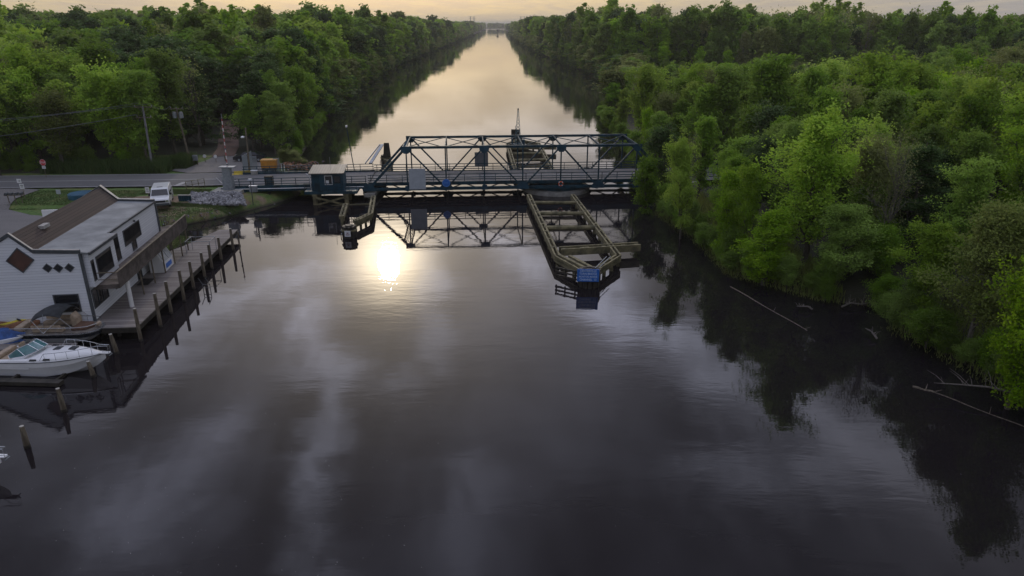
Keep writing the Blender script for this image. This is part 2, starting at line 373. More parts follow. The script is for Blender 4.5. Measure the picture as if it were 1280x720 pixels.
# ------------------------------------------------------------------ terrain
LB = [(-300, -60), (20, -60), (44.3, -58), (45.3, -32), (46.5, -30.6), (60, -31.6), (68, -32.4), (70, -37), (72.5, -39), (76.3, -36.6), (80.6, -32.4), (85.7, -29.4), (90, -27.5), (95, -28.5), (100, -31), (110, -34), (122, -36), (160, -42.5), (200, -50), (300, -58), (420, -64), (560, -66), (800, -70), (1000, -73), (3200, -112), (3300, 400), (60000, 400)]
RB = [(-300, 60), (-20, 42), (20, 33), (35, 30.8), (40, 29.8), (46, 28.2), (47.6, 28), (49, 31), (51, 30.5), (52.6, 25.5), (54, 24), (59, 19.6), (70, 19.2), (80, 17.2), (86, 18.8), (100, 19.5), (120, 20), (150, 20.5), (175, 22), (188, 30), (240, 36), (320, 37), (420, 30), (560, 22), (1000, 8), (3200, -30), (3300, -500), (60000, -500)]
def interp(tab, y): return float(np.interp(y, [a for a, b in tab], [b for a, b in tab]))
def land_d(x, y):
    return max(interp(LB, y)-x, x-interp(RB, y))
def gz(x, y):
    d = land_d(x, y)
    if x < 0 and y < 80:
        z = -1.5+max(0, min(1, (d+.6)/1.0))*2.42
    else:
        z = -1.5+max(0, min(1, (d+2.0)/4.0))*2.2+max(0, min(1, d/9))*.5
    if x < 0 and 78 < y < 130: z += .36*max(0, min(1, (y-79)/7))*max(0, min(1, d/6))
    return z
xs = np.concatenate([[-30000, -9000, -3000, -1200, -600, -350, -220, -160, -130, -110], np.arange(-100, -20, .8), np.arange(-20, 16, 3.0), np.arange(16, 45, .8), np.arange(46, 100, 4.0), [110, 130, 160, 220, 350, 600, 1200, 3000, 9000, 30000]])
ys = np.concatenate([[-300, -150, -60, -20, 0, 15], np.arange(20, 42, 1.5), np.arange(42.5, 130, .8), np.arange(131, 220, 4.0), [230, 260, 300, 360, 430, 520, 640, 800, 1000, 1300, 1700, 2200, 2700, 3200, 3300, 3500, 5000, 9000, 20000, 50000]])
V = []; wear = []; woodv = []
def vcol(x, y):
    wr = 0.0
    if x < -28 and 74 < y < 87: wr = .42 + .35*max(0, 1-abs(x+44)/7)
    if x < -36 and 84 < y < 96: wr = .2
    if x < -50 and y < 92: wr = .05
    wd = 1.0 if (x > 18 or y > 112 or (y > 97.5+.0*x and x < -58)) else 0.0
    return wr, wd
for y in ys:
    for x in xs:
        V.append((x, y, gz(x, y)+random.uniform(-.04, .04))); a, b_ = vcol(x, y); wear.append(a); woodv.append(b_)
nx = len(xs); Fc = [(j*nx+i, j*nx+i+1, (j+1)*nx+i+1, (j+1)*nx+i) for j in range(len(ys)-1) for i in range(nx-1)]
me = bpy.data.meshes.new('ground'); me.from_pydata(V, [], Fc); me.materials.append(M['ground'])
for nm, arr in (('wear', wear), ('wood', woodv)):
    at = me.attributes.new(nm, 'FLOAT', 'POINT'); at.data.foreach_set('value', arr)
me.polygons.foreach_set('use_smooth', [True]*len(me.polygons))
go = bpy.data.objects.new('ground', me); COL.objects.link(go); tag(go, kind='structure')
wb = MB(); wb.poly([(-30000, -300, 0), (30000, -300, 0), (30000, 50000, 0), (-30000, 50000, 0)])
tag(wb.build('canal_water', M['water']), kind='structure')

def ribbon(name, pts, wl, wr, m, dz=0.0, kind='structure', parent=None, ground=False):
    b = MB(); L = []; n = len(pts)
    for i in range(n):
        p = Vector(pts[i]); d = Vector(pts[min(i+1, n-1)])-Vector(pts[max(i-1, 0)]); d.z = 0; d.normalize(); nn = Vector((-d.y, d.x, 0))
        L.append((p+nn*wl+Vector((0, 0, dz)), p-nn*wr+Vector((0, 0, dz))))
    for i in range(n-1): b.poly([L[i][1], L[i+1][1], L[i+1][0], L[i][0]])
    o = b.build(name, m, parent, fix=False)
    if kind: tag(o, kind=kind)
    return o
def dens(pts, step=3.0):
    out = []
    for a, b in zip(pts, pts[1:]):
        a, b = Vector(a), Vector(b); k = max(1, int((b-a).length/step))
        out += [a.lerp(b, i/k) for i in range(k)]
    return out+[Vector(pts[-1])]
# bridge frame: near truss bottom chord
BA = R(4.0); E1 = Vector((math.cos(BA), math.sin(BA), 0)); E2 = Vector((-math.sin(BA), math.cos(BA), 0))
PAN = 4.95; ND1 = Vector((-13.42, 88.5, 0)); O0 = ND1-PAN*E1; DK = 1.98; TW = 8.6
def bp_(a, b, z): return O0+E1*a+E2*b+Vector((0, 0, z))
rc = [(-600, 62, 1.66), (-300, 78, 1.66), (-140, 87.5, 1.66), (-100, 89.5, 1.67), (-65, 91.2, 1.70), (-44, 92.2, 1.76), (-36, 92.4, 1.80)]
bl = bp_(-18.2, 4.25, 1.82); rc_left = dens(rc+[tuple(bl)])
ribbon('road', rc_left, 4.1, 4.1, M['asphalt'], .0)
rr = [bp_(8*PAN-.5, 4.25, DK-.05), bp_(8*PAN+6, 4.25, 1.85), Vector((60, 100, 1.7)), Vector((220, 117, 1.6))]
ribbon('road', dens(rr), 4.1, 4.1, M['asphalt'], .0)
lm = MB()
def line_mb(off, wd, z):
    n = len(rc_left)
    L = []
    for i in range(n):
        p = rc_left[i]; d = rc_left[min(i+1, n-1)]-rc_left[max(i-1, 0)]; d.z = 0; d.normalize(); nn = Vector((-d.y, d.x, 0))
        L.append((p+nn*(off+wd/2)+Vector((0, 0, z)), p+nn*(off-wd/2)+Vector((0, 0, z))))
    for i in range(n-1): lm.poly([L[i][1], L[i+1][1], L[i+1][0], L[i][0]])
line_mb(3.75, .16, .006); line_mb(-3.75, .16, .006); line_mb(.12, .12, .006); line_mb(-.12, .12, .006)
a_ = gp(217, 232.4, 1.75); b_ = gp(228, 227.7, 1.75); c_ = Vector((.62, 0, 0))
lm.poly([a_-c_*.0+Vector((0, 0, .02)), a_+c_+Vector((0, 0, .02)), b_+c_+Vector((0, 0, .02)), b_+Vector((0, 0, .02))])
tag(lm.build('road_markings', M['line'], fix=False), kind='structure')
# gravel turnout left of the building, side lane to the boat yard, dirt track into the wood
def sheet(name, pts, m, dz=.03, kind='structure'):
    bm = bmesh.new(); f = bm.faces.new([bm.verts.new((x, y, 0)) for x, y in pts]); bmesh.ops.triangulate(bm, faces=[f])
    for _ in range(4):
        bmesh.ops.subdivide_edges(bm, edges=[e for e in bm.edges if e.calc_length() > 2.5], cuts=1)
        bmesh.ops.triangulate(bm, faces=bm.faces)
    for v in bm.verts: v.co.z = max(gz(v.co.x, v.co.y), gz(v.co.x+.5, v.co.y+.5), gz(v.co.x-.5, v.co.y-.5))+dz+.03
    me = bpy.data.meshes.new(name); bm.to_mesh(me); bm.free(); me.materials.append(m)
    o = bpy.data.objects.new(name, me); COL.objects.link(o); tag(o, kind=kind); return o
sheet('gravel_lot', [(-66, 88.2), (-59.6, 86.6), (-60, 82.5), (-58.6, 79), (-54.5, 76.6), (-50, 75.5), (-46.5, 74.5), (-43, 72), (-42, 60), (-41, 46.5), (-75, 46.5), (-90, 70), (-90, 87)], M['gravel'], .05)
sheet('parking_lane', [(-37.9, 97.6), (-45.5, 97), (-49, 99), (-46.8, 106), (-47, 112), (-43.3, 112), (-40, 108.5), (-35.8, 104), (-35, 99)], M['gravel'], .09)
ribbon('dirt_track', dens([(-45.6, 110, 1.68), (-47.8, 118, 1.68), (-50.8, 126, 1.75), (-57, 144, 2.9)], 2), 1.7, 1.7, M['path'], .05)

# ------------------------------------------------------------------ bridge
ctr = bp_(4*PAN, TW/2, 0)
br = empty('swing_bridge', ctr, 'teal steel through truss swing bridge carrying the road over the canal', 'bridge')
br['group'] = ''; del br['group']
def bm_child(mb, name, m, **k):
    mb.v = [tuple(Vector(v)-ctr) for v in mb.v]
    if name in ('gusset_plate', 'top_strut', 'floor_beam', 'stringer'): return build_split(mb, name, m, br, **k)
    return mb.build(name, m, br, **k)
ZB, ZT = 1.3, 6.6
nodeB = lambda i, s: bp_(i*PAN, s*TW, ZB)
nodeT = lambda i, s: bp_(i*PAN, s*TW, ZT)
for s in (0, 1):
    c = MB(); c.bar(nodeB(0, s), nodeB(8, s), .30, .36); bm_child(c, 'bottom_chord', M['steel'])
    c = MB(); c.bar(nodeT(1, s), nodeT(7, s), .32, .30); bm_child(c, 'top_chord', M['steel'])
    for a, b in ((0, 1), (8, 7)):
        c = MB(); c.bar(nodeB(a, s)+Vector((0, 0, .1)), nodeT(b, s), .34, .30); bm_child(c, 'end_post', M['steel'])
    for i in (1, 3, 5):
        for a, b in ((i, i+1), (i+2, i+1)):
            c = MB()
            for o_ in (-.12, .12): c.bar(nodeT(a, s)+E2*o_, nodeB(b, s)+E2*o_, .10, .16)
            for k in range(1, 12):
                q = nodeT(a, s).lerp(nodeB(b, s), k/12); c.bar(q-E2*.12, q+E2*.12, .05, .08)
            bm_child(c, 'diagonal', M['steel'])
    for i in range(1, 8):
        c = MB(); c.bar(nodeB(i, s)+Vector((0, 0, .18)), nodeT(i, s)-Vector((0, 0, .15)), .16, .20, up=E2); bm_child(c, 'vertical', M['steel'])
    g1 = MB(); sgn = -1 if s == 0 else 1
    for i in (1, 3, 5, 7):
        q = nodeT(i, s)+E2*sgn*.19; w_ = .62
        g1.prism([(-w_, -.1), (w_, -.1), (w_*.7, -.62), (-w_*.7, -.62), ], 'y', 0, .03) if False else None
        pts = [(-w_, .16), (w_, .16), (w_, -.35), (w_*.45, -.75), (-w_*.45, -.75), (-w_, -.35)]
        f_ = [q+E1*u+Vector((0, 0, v)) for u, v in pts]; g1.loft([f_, [p+E2*sgn*.03 for p in f_]])
    for i in (0, 2, 4, 6, 8):
        q = nodeB(i, s)+E2*sgn*.18; w_ = .8
        pts = [(-w_, -.2), (w_, -.2), (w_, .25), (w_*.5, .75), (-w_*.5, .75), (-w_, .25)]
        f_ = [q+E1*u+Vector((0, 0, v)) for u, v in pts]; g1.loft([f_, [p+E2*sgn*.03 for p in f_]])
    for i in (1, 3, 5, 7):
        q = nodeB(i, s)+E2*sgn*.18
        f_ = [q+E1*u+Vector((0, 0, v)) for u, v in [(-.4, -.2), (.4, -.2), (.3, .45), (-.3, .45)]]; g1.loft([f_, [p+E2*sgn*.03 for p in f_]])
    bm_child(g1, 'gusset_plate', M['steel_blue'])
c = MB()
for i in range(1, 8): c.bar(nodeT(i, 0)+E2*.2, nodeT(i, 1)-E2*.2, .12, .22)
bm_child(c, 'top_strut', M['steel'])
c = MB()
for i in range(1, 7):
    c.bar(nodeT(i, 0)+E2*.2+Vector((0, 0, .02)), nodeT(i+1, 1)-E2*.2+Vector((0, 0, .02)), .09, .09)
    c.bar(nodeT(i, 1)-E2*.2-Vector((0, 0, .09)), nodeT(i+1, 0)+E2*.2-Vector((0, 0, .09)), .09, .09)
bm_child(c, 'top_lateral_bracing', M['steel'])
for i, k in ((1, 0), (7, 8)):
    c = MB(); A, B = nodeT(i, 0).lerp(nodeB(k, 0), .17), nodeT(i, 1).lerp(nodeB(k, 1), .17)
    c.bar(A, B, .16, .2); n_ = 8; T0, T1 = nodeT(i, 0), nodeT(i, 1)
    for j in range(n_):
        c.bar(T0.lerp(T1, (j+.02)/n_), A.lerp(B, (j+.98)/n_), .06, .06); c.bar(A.lerp(B, (j+.02)/n_)+Vector((0, 0, .07)), T0.lerp(T1, (j+.98)/n_)+Vector((0, 0, .07)), .06, .06)
    # knee braces
    for s, q in ((0, 1), (1, -1)):
        c.bar(nodeT(i, s).lerp(nodeB(k, s), .38), A.lerp(B, .5-q*.26), .12, .14)
    bm_child(c, 'portal_bracing', M['steel_blue'])
# floor: floor beams, stringers, lower laterals, deck, side curbs
c = MB()
for i in range(9): c.bar(bp_(i*PAN, .2, ZB+.05), bp_(i*PAN, TW-.2, ZB+.05), .22, .5)
bm_child(c, 'floor_beam', M['steel'])
c = MB()
for i in range(8):
    c.bar(nodeB(i, 0)+E2*.2-Vector((0, 0, .22)), nodeB(i+1, 1)-E2*.2-Vector((0, 0, .22)), .12, .10)
    c.bar(nodeB(i, 1)-E2*.2-Vector((0, 0, .34)), nodeB(i+1, 0)+E2*.2-Vector((0, 0, .34)), .12, .10)
    # short outriggers seen under the near chord
bm_child(c, 'lower_lateral_bracing', M['steel'])
c = MB()
for q in (1.0, 2.6, 4.25, 5.9, 7.5): c.bar(bp_(0, q, DK-.28), bp_(8*PAN, q, DK-.28), .16, .30)
c.bar(bp_(-.1, .62, DK-.12), bp_(8*PAN+.1, .62, DK-.12), .12, .44); c.bar(bp_(-.1, TW-.62, DK-.12), bp_(8*PAN+.1, TW-.62, DK-.12), .12, .44)
bm_child(c, 'stringer', M['steel'])
c = MB(); p4 = [bp_(0, .70, DK-.12), bp_(8*PAN, .70, DK-.12), bp_(8*PAN, TW-.70, DK-.12), bp_(0, TW-.70, DK-.12)]
c.hexa(p4+[p+Vector((0, 0, .12)) for p in p4]); bm_child(c, 'deck', M['deck'])
for s, off in ((0, .78), (1, TW-.78)):
    c = MB()
    for z in (.35, .62, 1.02): c.bar(bp_(-.2, off, DK+z), bp_(8*PAN+.2, off, DK+z), .07, .10)
    for k in range(20): c.bar(bp_(.2+k*2.01, off, DK+.01), bp_(.2+k*2.01, off, DK+1.02), .07, .07, up=E2)
    bm_child(c, 'guard_rail', M['steel'])
c = MB(); c.bar(bp_(0.2, 4.25-.09, DK+.008), bp_(8*PAN-.2, 4.25-.09, DK+.008), .11, .008); c.bar(bp_(0.2, 4.25+.11, DK+.008), bp_(8*PAN-.2, 4.25+.11, DK+.008), .11, .008)
c.bar(bp_(0.2, 1.05, DK+.008), bp_(8*PAN-.2, 1.05, DK+.008), .13, .008); c.bar(bp_(0.2, TW-1.05, DK+.008), bp_(8*PAN-.2, TW-1.05, DK+.008), .13, .008)
bm_child(c, 'lane_lines', M['line'])
# life ring and small lamps hung on the near side
lr = empty('life_ring', bp_(5*PAN, -.32, ZB+.45), 'small orange life ring hung on the near side of the bridge', 'life ring')
c = MB(); pts = [(E1*math.cos(a)*.27+Vector((0, 0, math.sin(a)*.27))) for a in [2*math.pi*k/20 for k in range(21)]]
c.tube(pts, .075, 8, cap=False); c.build('ring', mat('orange_ring', (.65, .10, .03), .5), lr, smooth=True)
c = MB()
for k in range(4):
    a = math.pi/4+k*math.pi/2; q = E1*math.cos(a)*.27+Vector((0, 0, math.sin(a)*.27)); c.tube([q-(E1*-math.sin(a)+Vector((0, 0, math.cos(a))))*.05, q+(E1*-math.sin(a)+Vector((0, 0, math.cos(a))))*.05], .085, 8)
build_split(c, 'white_band', M['white_paint'], lr)

def textmesh(name, s, size, m, mtx, parent, sx_=1.0):
    cu = bpy.data.curves.new(name, 'FONT'); cu.body = s; cu.size = size; cu.align_x = 'CENTER'; cu.align_y = 'CENTER'; cu.extrude = .004; cu.offset = size*.012; cu.resolution_u = 2
    to = bpy.data.objects.new('tmp', cu); COL.objects.link(to); bpy.context.view_layer.update()
    me = bpy.data.meshes.new_from_object(to.evaluated_get(bpy.context.evaluated_depsgraph_get())); bpy.data.objects.remove(to); bpy.data.curves.remove(cu)
    me.name = name; me.materials.clear(); me.materials.append(m)
    me.transform(mtx @ Matrix.Diagonal((sx_, 1, 1, 1)))
    o = bpy.data.objects.new(name, me); COL.objects.link(o); o.parent = parent; return o
def facing(loc, yaw=0.0, tilt=math.pi/2):     # text in the XZ plane, read from -Y
    return Matrix.Translation(loc) @ Matrix.Rotation(yaw, 4, 'Z') @ Matrix.Rotation(tilt, 4, 'X')

# panels on the trusses
def panel(name, a0, a1, off, z0, z1, m, label, cat, back=None):
    q = bp_((a0+a1)/2, off, z0); e = empty(name, q, label, cat, BA)
    h_ = z1-z0; w_ = (a1-a0)/2
    b = MB(); b.box(-w_, w_, -.03, .03, 0, h_); b.build('sign_face', m, e, bevel=.01)
    b = MB(); b.box(-w_+.05, w_-.05, .035, .1, h_*.2, h_*.2+.08); b.box(-w_+.05, w_-.05, .035, .1, h_*.8, h_*.8+.08); b.box(-.05, .05, .1, .18, .1, h_-.1); b.build('mounting_rail', M['galv'], e)
    return e
panel('blank_sign', PAN+.22, PAN+2.33, -.34, 1.3, 4.0, M['signgrey'], 'pale grey blank square sign fixed to the near truss at left', 'sign')
panel('sign_board', 2.78*PAN, 3.22*PAN-.3, TW-.1, 2.5, 4.45, M['signback'], 'dark grey back of a square sign on the far truss', 'sign')
e = empty('round_sign', bp_(2*PAN, -.42, 2.1), 'bright blue round sign on the near truss panel point', 'sign', BA)
b = MB(); b.tube([(0, .03, 0), (0, -.03, 0)], .52, 28); b.build('sign_disc', M['bluesign'], e, bevel=.006)
b = MB(); b.tube([(0, -.034, 0), (0, -.036, 0)], .0, 4) if False else None
ring = [(math.cos(2*math.pi*k/28), math.sin(2*math.pi*k/28)) for k in range(28)]
b.loft([[(x*.49, -.036, z*.49) for x, z in ring], [(x*.44, -.036, z*.44) for x, z in ring]], cap=False); b.box(-.25, .25, -.04, -.034, .06, .10); b.box(-.25, .25, -.04, -.034, -.1, -.06); b.build('border', mat('pale_blue_print', (.12, .32, .7), .5), e, fix=False)

# approach span on the left with control house
ap = empty('approach_span', bp_(-9, 4.25, 0), 'teal steel approach span with railings left of the truss', 'bridge span'); apo = Vector(ap.location)
def ac(mb, name, m, **k):
    mb.v = [tuple(Vector(v)-apo) for v in mb.v]; return mb.build(name, m, ap, **k)
z0_ = DK-.06
c = MB(); p4 = [bp_(-18.2, .2, z0_-.35), bp_(-.15, .2, z0_-.35), bp_(-.15, 8.3, z0_-.35), bp_(-18.2, 8.3, z0_-.35)]
c.hexa(p4+[bp_(-18.2, .2, 1.8), bp_(-.15, .2, DK), bp_(-.15, 8.3, DK), bp_(-18.2, 8.3, 1.8)]); ac(c, 'deck', M['deck'])
c = MB(); c.bar(bp_(-18.2, 0, z0_-.28), bp_(-.2, 0, z0_-.1), .3, .75); c.bar(bp_(-18.2, 8.5, z0_-.28), bp_(-.2, 8.5, z0_-.1), .3, .75)
for q in (1.6, 3.3, 5.2, 6.9): c.bar(bp_(-18.2, q, z0_-.62), bp_(-.2, q, z0_-.55), .2, .5)
ac(c, 'girders', M['steel'])
for s, off in ((0, .15), (1, 8.4)):
    c = MB()
    for z in (.35, .68, 1.05): c.bar(bp_(-18.2, off, 1.8+z), bp_(-.3, off, DK+z), .06, .08)
    for k in range(11): c.bar(bp_(-18+k*1.76, off, 1.7), bp_(-18+k*1.76, off, 1.83+k*.018+1.0), .07, .07, up=E2)
    ac(c, 'railing', M['steel'])
c = MB()
for a in (-12.7, -3.2, -.6):
    for q in (.6, 4.2, 7.9): c.tube([bp_(a, q, -1.5), bp_(a, q, .9)], .26, 10)
    c.bar(bp_(a, -.1, .85), bp_(a, 8.6, .85), .4, .3)
ac(c, 'pile_bent', M['timber_dark'])
c = MB(); c.hexa([bp_(-19.4, -.6, .2), bp_(-17.6, -.6, .2), bp_(-17.6, 9.2, .2), bp_(-19.4, 9.2, .2)]+[bp_(-19.4, -.6, 1.28), bp_(-17.6, -.6, 1.28), bp_(-17.6, 9.2, 1.28), bp_(-19.4, 9.2, 1.28)]); ac(c, 'abutment', M['concrete'])
c = MB(); c.hexa([bp_(-18.4, -.45, .6), bp_(-17.9, -.45, .6), bp_(-15.4, -.45, .9), bp_(-15.4, -.25, .9)]+[bp_(-18.4, -.45, 1.85), bp_(-17.9, -.45, 1.85), bp_(-15.4, -.45, 1.85), bp_(-15.4, -.25, 1.85)]); ac(c, 'sheet_pile_wall', M['steel_blue'])
# landing under the railings (grey walk in front of the house)
rs_ = empty('right_approach', bp_(8*PAN+1, 4.25, 0), 'concrete bridge abutment half hidden by the trees at the right bank', 'abutment')
b = MB(); b.box(-.6, 2.6, -5, 5, -1.5, .88); b.box(.3, 2.6, -5, 5, .88, 1.75); b.build('abutment_block', M['concrete'], rs_, bevel=.03)
b = MB()
for yy in (-4.1, 4.1):
    for k in range(4): b.bar((1+k*2.2, yy, 1.6), (1+k*2.2, yy, 3.0), .1)
    for z in (2.4, 2.95): b.bar((1, yy, z), (7.8, yy, z), .06, .1)
b.build('railing', M['steel'], rs_)
# swing pier: round concrete pier with collar under the truss
pv = bp_(5*PAN, TW/2, 0)
pe = empty('pivot_pier', pv, 'round concrete pier in the water under the swing bridge', 'bridge pier')
b = MB(); b.tube([(0, 0, -1.5), (0, 0, .5)], 4.6, 40); b.build('pier_body', M['concrete'], pe, bevel=.08)
b = MB(); b.tube([(0, 0, .5), (0, 0, .88)], 3.6, 40); b.build('turntable', M['steel'], pe)
ep = empty('rest_pier', bp_(.4, TW/2, 0), 'concrete rest pier under the left end of the truss', 'bridge pier')
b = MB()
b.box(-.7, .7, -4.9, 4.9, .4, .88)
for yy in (-3.6, 0, 3.6): b.tube([(0, yy, -1.5), (0, yy, .4)], .5, 12)
b.build('pier_cap', M['concrete'], ep, bevel=.03)

# control house on its own timber bents
cp = gp(409.5, 238, 1.75); ch = empty('control_house', (cp.x, cp.y+1.2, -.4), 'teal bridge tender hut with ribbed grey roof beside the road', 'control house', BA)
b = MB(); b.box(-2.9, 3.6, -1.6, 1.4, 1.75, 2.1); b.build('platform', M['steel'], ch, bevel=.02)
b = MB(); b.box(-1.95, 1.95, -1.25, 1.15, 2.1, 4.3); b.build('wall', M['steel_blue'], ch, bevel=.02)
b = MB(); b.prism([(-1.75, 4.28), (1.65, 4.75), (1.65, 4.87), (-1.75, 4.40)], 'x', -2.15, 2.15); b.build('roof', M['ribroof'], ch)
for (x0, x1, z0, z1, fr_) in ((-.25, .55, 2.95, 3.95, 1), (.85, 1.6, 3.1, 3.9, 0)):
    wn_ = MB(); wn_.box(x0-.08, x1+.08, -1.30, -1.26, z0-.08, z1+.08); wo_ = wn_.build('window', M['white_paint'] if fr_ else M['steel'], ch)
    b = MB(); b.box(x0, x1, -1.32, -1.305, z0, z1); b.build('pane', M['glass'], wo_)
b = MB(); b.box(-.15, .2, -1.345, -1.325, 3.0, 3.45); b.build('notice', M['white_paint'], ch)
b = MB(); b.box(-1.6, -.95, -1.285, -1.255, 2.12, 4.0); b.build('door', M['steel'], ch)
b = MB()
for z in (2.6, 3.1): b.bar((-2.85, -1.55, z), (3.55, -1.55, z), .05)
for k in range(8): b.bar((-2.85+k*.914, -1.55, 2.1), (-2.85+k*.914, -1.55, 3.1), .05)
b.build('railing', M['steel'], ch)
b = MB(); b.tube([(-2.0, -1.4, 2.2), (-2.1, -1.4, 4.1), (-2.5, -1.4, 4.35)], .05, 8); b.build('pipe', M['white_paint'], ch)
b = MB(); b.tube([(.3, 0, 4.7), (.3, 0, 6.1)], .02, 5); b.build('antenna', M['galv'], ch)
b = MB()
for xx in (-1.7, 2.2):
    for yy in (-1.3, 1.1): b.tube([(xx, yy, -1.5), (xx, yy, 1.55)], .28, 10)
    b.box(xx-.3, xx+.3, -1.6, 1.4, 1.5, 1.75)
for yy in (-1.55,): b.bar((-1.7, yy, .35), (2.2, yy, 1.4), .12, .2); b.bar((-1.7, yy-.13, 1.4), (2.2, yy-.13, .35), .12, .2); b.bar((-1.7, yy-.3, .2), (5.2, yy-.3, .45), .2, .25)
b.build('timber_bent', M['timber'], ch)

# ------------------------------------------------------------------ timber fenders
def logs(e, name, segs, m, rad=None, sq=None):
    b = MB(); o = Vector(e.location)
    for A, B in segs:
        A, B = Vector(A)-o, Vector(B)-o
        if sq: b.bar(A, B, *sq)
        else: b.tube([A, B], rad, 8)
    if name == 'pile': return build_split(b, name, m, e)
    return b.build(name, m, e)
def fender(sign, label, base):                          # sign -1 towards the camera, +1 beyond the bridge
    if sign < 0:
        G = lambda px, py, z=1.0: gp(px, py, z)
        A0, A1 = G(661, 244), G(697, 321); B0, B1 = G(716, 244), G(773, 320); Nn = gp(737.5, 361, 0)+Vector((0, .9, 1.0))
        bm0, bm1 = G(700, 312), G(799, 306)
    else:
        Gl = lambda a, b: bp_(a, b, 1.0)
        def mir(p):                                     # mirrored across the bridge axis
            d = Vector(p)-O0; return bp_(d.dot(E1), TW-d.dot(E2), p[2])
        A0, A1, B0, B1, Nn, bm0, bm1 = [Vector(p) for p in base]
    e = empty('timber_fender', (A0+B0)*.5, label, 'fender pier'); e.location.z = 0
    up = Vector((0, 0, 1)); dz = Vector((0, 0, .34))
    def side(P0, P1, nm):
        d = (P1-P0).normalized(); n_ = d.cross(up)
        seg = [(P0+n_*o-dz*k*1.0, P1+n_*o-dz*k*1.0) for o in (-.2, .2) for k in (0, 1)]
        logs(e, 'wale', seg, M['timber'], sq=(.17, .26))
        L = (P1-P0).length; k = max(3, int(L/2.6))
        logs(e, 'pile', [(P0.lerp(P1, i/k)-up*2.6, P0.lerp(P1, i/k)+up*.12) for i in range(k+1)], M['timber'], rad=.17)
    side(A0, A1, 'l'); side(B0, B1, 'r'); side(A1, Nn.lerp(A1, .18), 'a'); side(B1, Nn.lerp(B1, .25), 'b')
    for f_, rr_ in ((.15, .22), (.36, .24), (.60, .26)):
        p0_, p1_ = A0.lerp(A1, f_), B0.lerp(B1, f_); logs(e, 'cross_log', [(p0_-up*.05, p1_-up*.05)], M['timber'], rad=rr_)
    # long box beam with open top
    d = (bm1-bm0).normalized(); n_ = d.cross(up)
    logs(e, 'box_beam', [(bm0+n_*o, bm1+n_*o) for o in (-.38, .38)]+[(bm0+n_*o-up*.34, bm1+n_*o-up*.34) for o in (-.38, .38)], M['timber'], sq=(.16, .34))
    logs(e, 'box_beam_blocks', [(bm0.lerp(bm1, t_)-n_*.3+up*.0, bm0.lerp(bm1, t_)+n_*.3) for t_ in (.05, .28, .34, .55, .62, .8, .97)], M['timber'], sq=(.42, .12))
    logs(e, 'brace', [(A1.lerp(B1, .18)+up*.22-E2*.5*-sign, Nn.lerp(B1, .15)+up*.22), (A1.lerp(B1, .02)+up*.16, Nn.lerp(B1, .05)+up*.2)], M['timber'], sq=(.3, .2))
    # nose: ring of piles with planks
    ne = MB(); o = Vector(e.location); r_ = .78
    for k in range(12):
        a = 2*math.pi*k/12; q = Nn-o+Vector((math.cos(a)*r_, math.sin(a)*r_, 0)); ne.tube([q-up*2.5, q+up*.45], .2, 8)
    ne.tube([Nn-o-up*.3, Nn-o+up*.38], .66, 12); ne.build('nose_dolphin', M['timber_dark'] if sign < 0 else M['timber_dark'], e)
    nb = MB(); nb.tube([Nn-o+up*.1, Nn-o+up*.22], r_+.23, 24); nb.build('nose_band', M['pile'], e)
    hr = MB()
    for k in (0, 1): q0 = Nn-o+Vector((.5+k*.3, -.2*-sign*-1, .5)); q1 = B1.lerp(Nn, .35)-o+Vector((.1+k*.35-.3, 0, .55)); hr.tube([q0, q1], .035, 6)
    hr.build('hand_rail', M['galv'], e)
    return e, (A0, A1, B0, B1, Nn, bm0, bm1)
fe, base = fender(-1, 'long timber fender frame reaching from the bridge towards the camera', None)
def mirp(p):
    d = Vector(p)-O0; q = bp_(d.dot(E1), TW-d.dot(E2), p[2]); return q
fmir = [mirp(p) for p in base]
fe2, _ = fender(1, 'far timber fender frame beyond the bridge below a lattice mast', [p-E1*.5 for p in fmir])
Nn = base[4]
# slatted hanging ladder board on the left of the near nose
le = empty('slatted_board', Nn+Vector((-1.35, .25, -.62)), 'dark slatted timber board hanging beside the blue sign', 'slatted board')
b = MB()
for z in (.15, .5, .85): b.bar((-1.5, .9, z), (.35, -.35, z), .08, .16)
for t_ in (.05, .45, .9): b.bar((-1.5+1.85*t_, .9-1.25*t_+.05, .0), (-1.5+1.85*t_, .9-1.25*t_+.05, .98), .1, .14)
b.build('slats', M['timber_dark'], le)
# blue channel sign on the nose
q = yp(734.8, 352, Nn.y-1.05); sg = empty('channel_sign', (q.x, q.y, q.z), 'bright blue lettered sign on the nose of the near fender', 'sign', R(-3))
b = MB(); b.box(-.93, .93, -.03, .03, 0, 1.12); b.build('sign_face', M['bluesign'], sg, bevel=.008)
wt = mat('pale_lettering', (.5, .62, .8), .5, .1)
for i, (s_, z_) in enumerate((('CENTERVILLE', .96), ('TURN BRIDGE', .70), ('MONITORS MARINE', .44), ('CHANNEL  13', .18))):
    textmesh('lettering', s_, .27 if i != 2 else .235, wt, facing((0, -.038, z_)), sg, .86 if i != 2 else .74)
b = MB(); b.bar((-.7, .1, -.4), (-.7, .1, 1.05), .1); b.bar((.7, .1, -.4), (.7, .1, 1.05), .1); b.build('post', M['timber_dark'], sg)

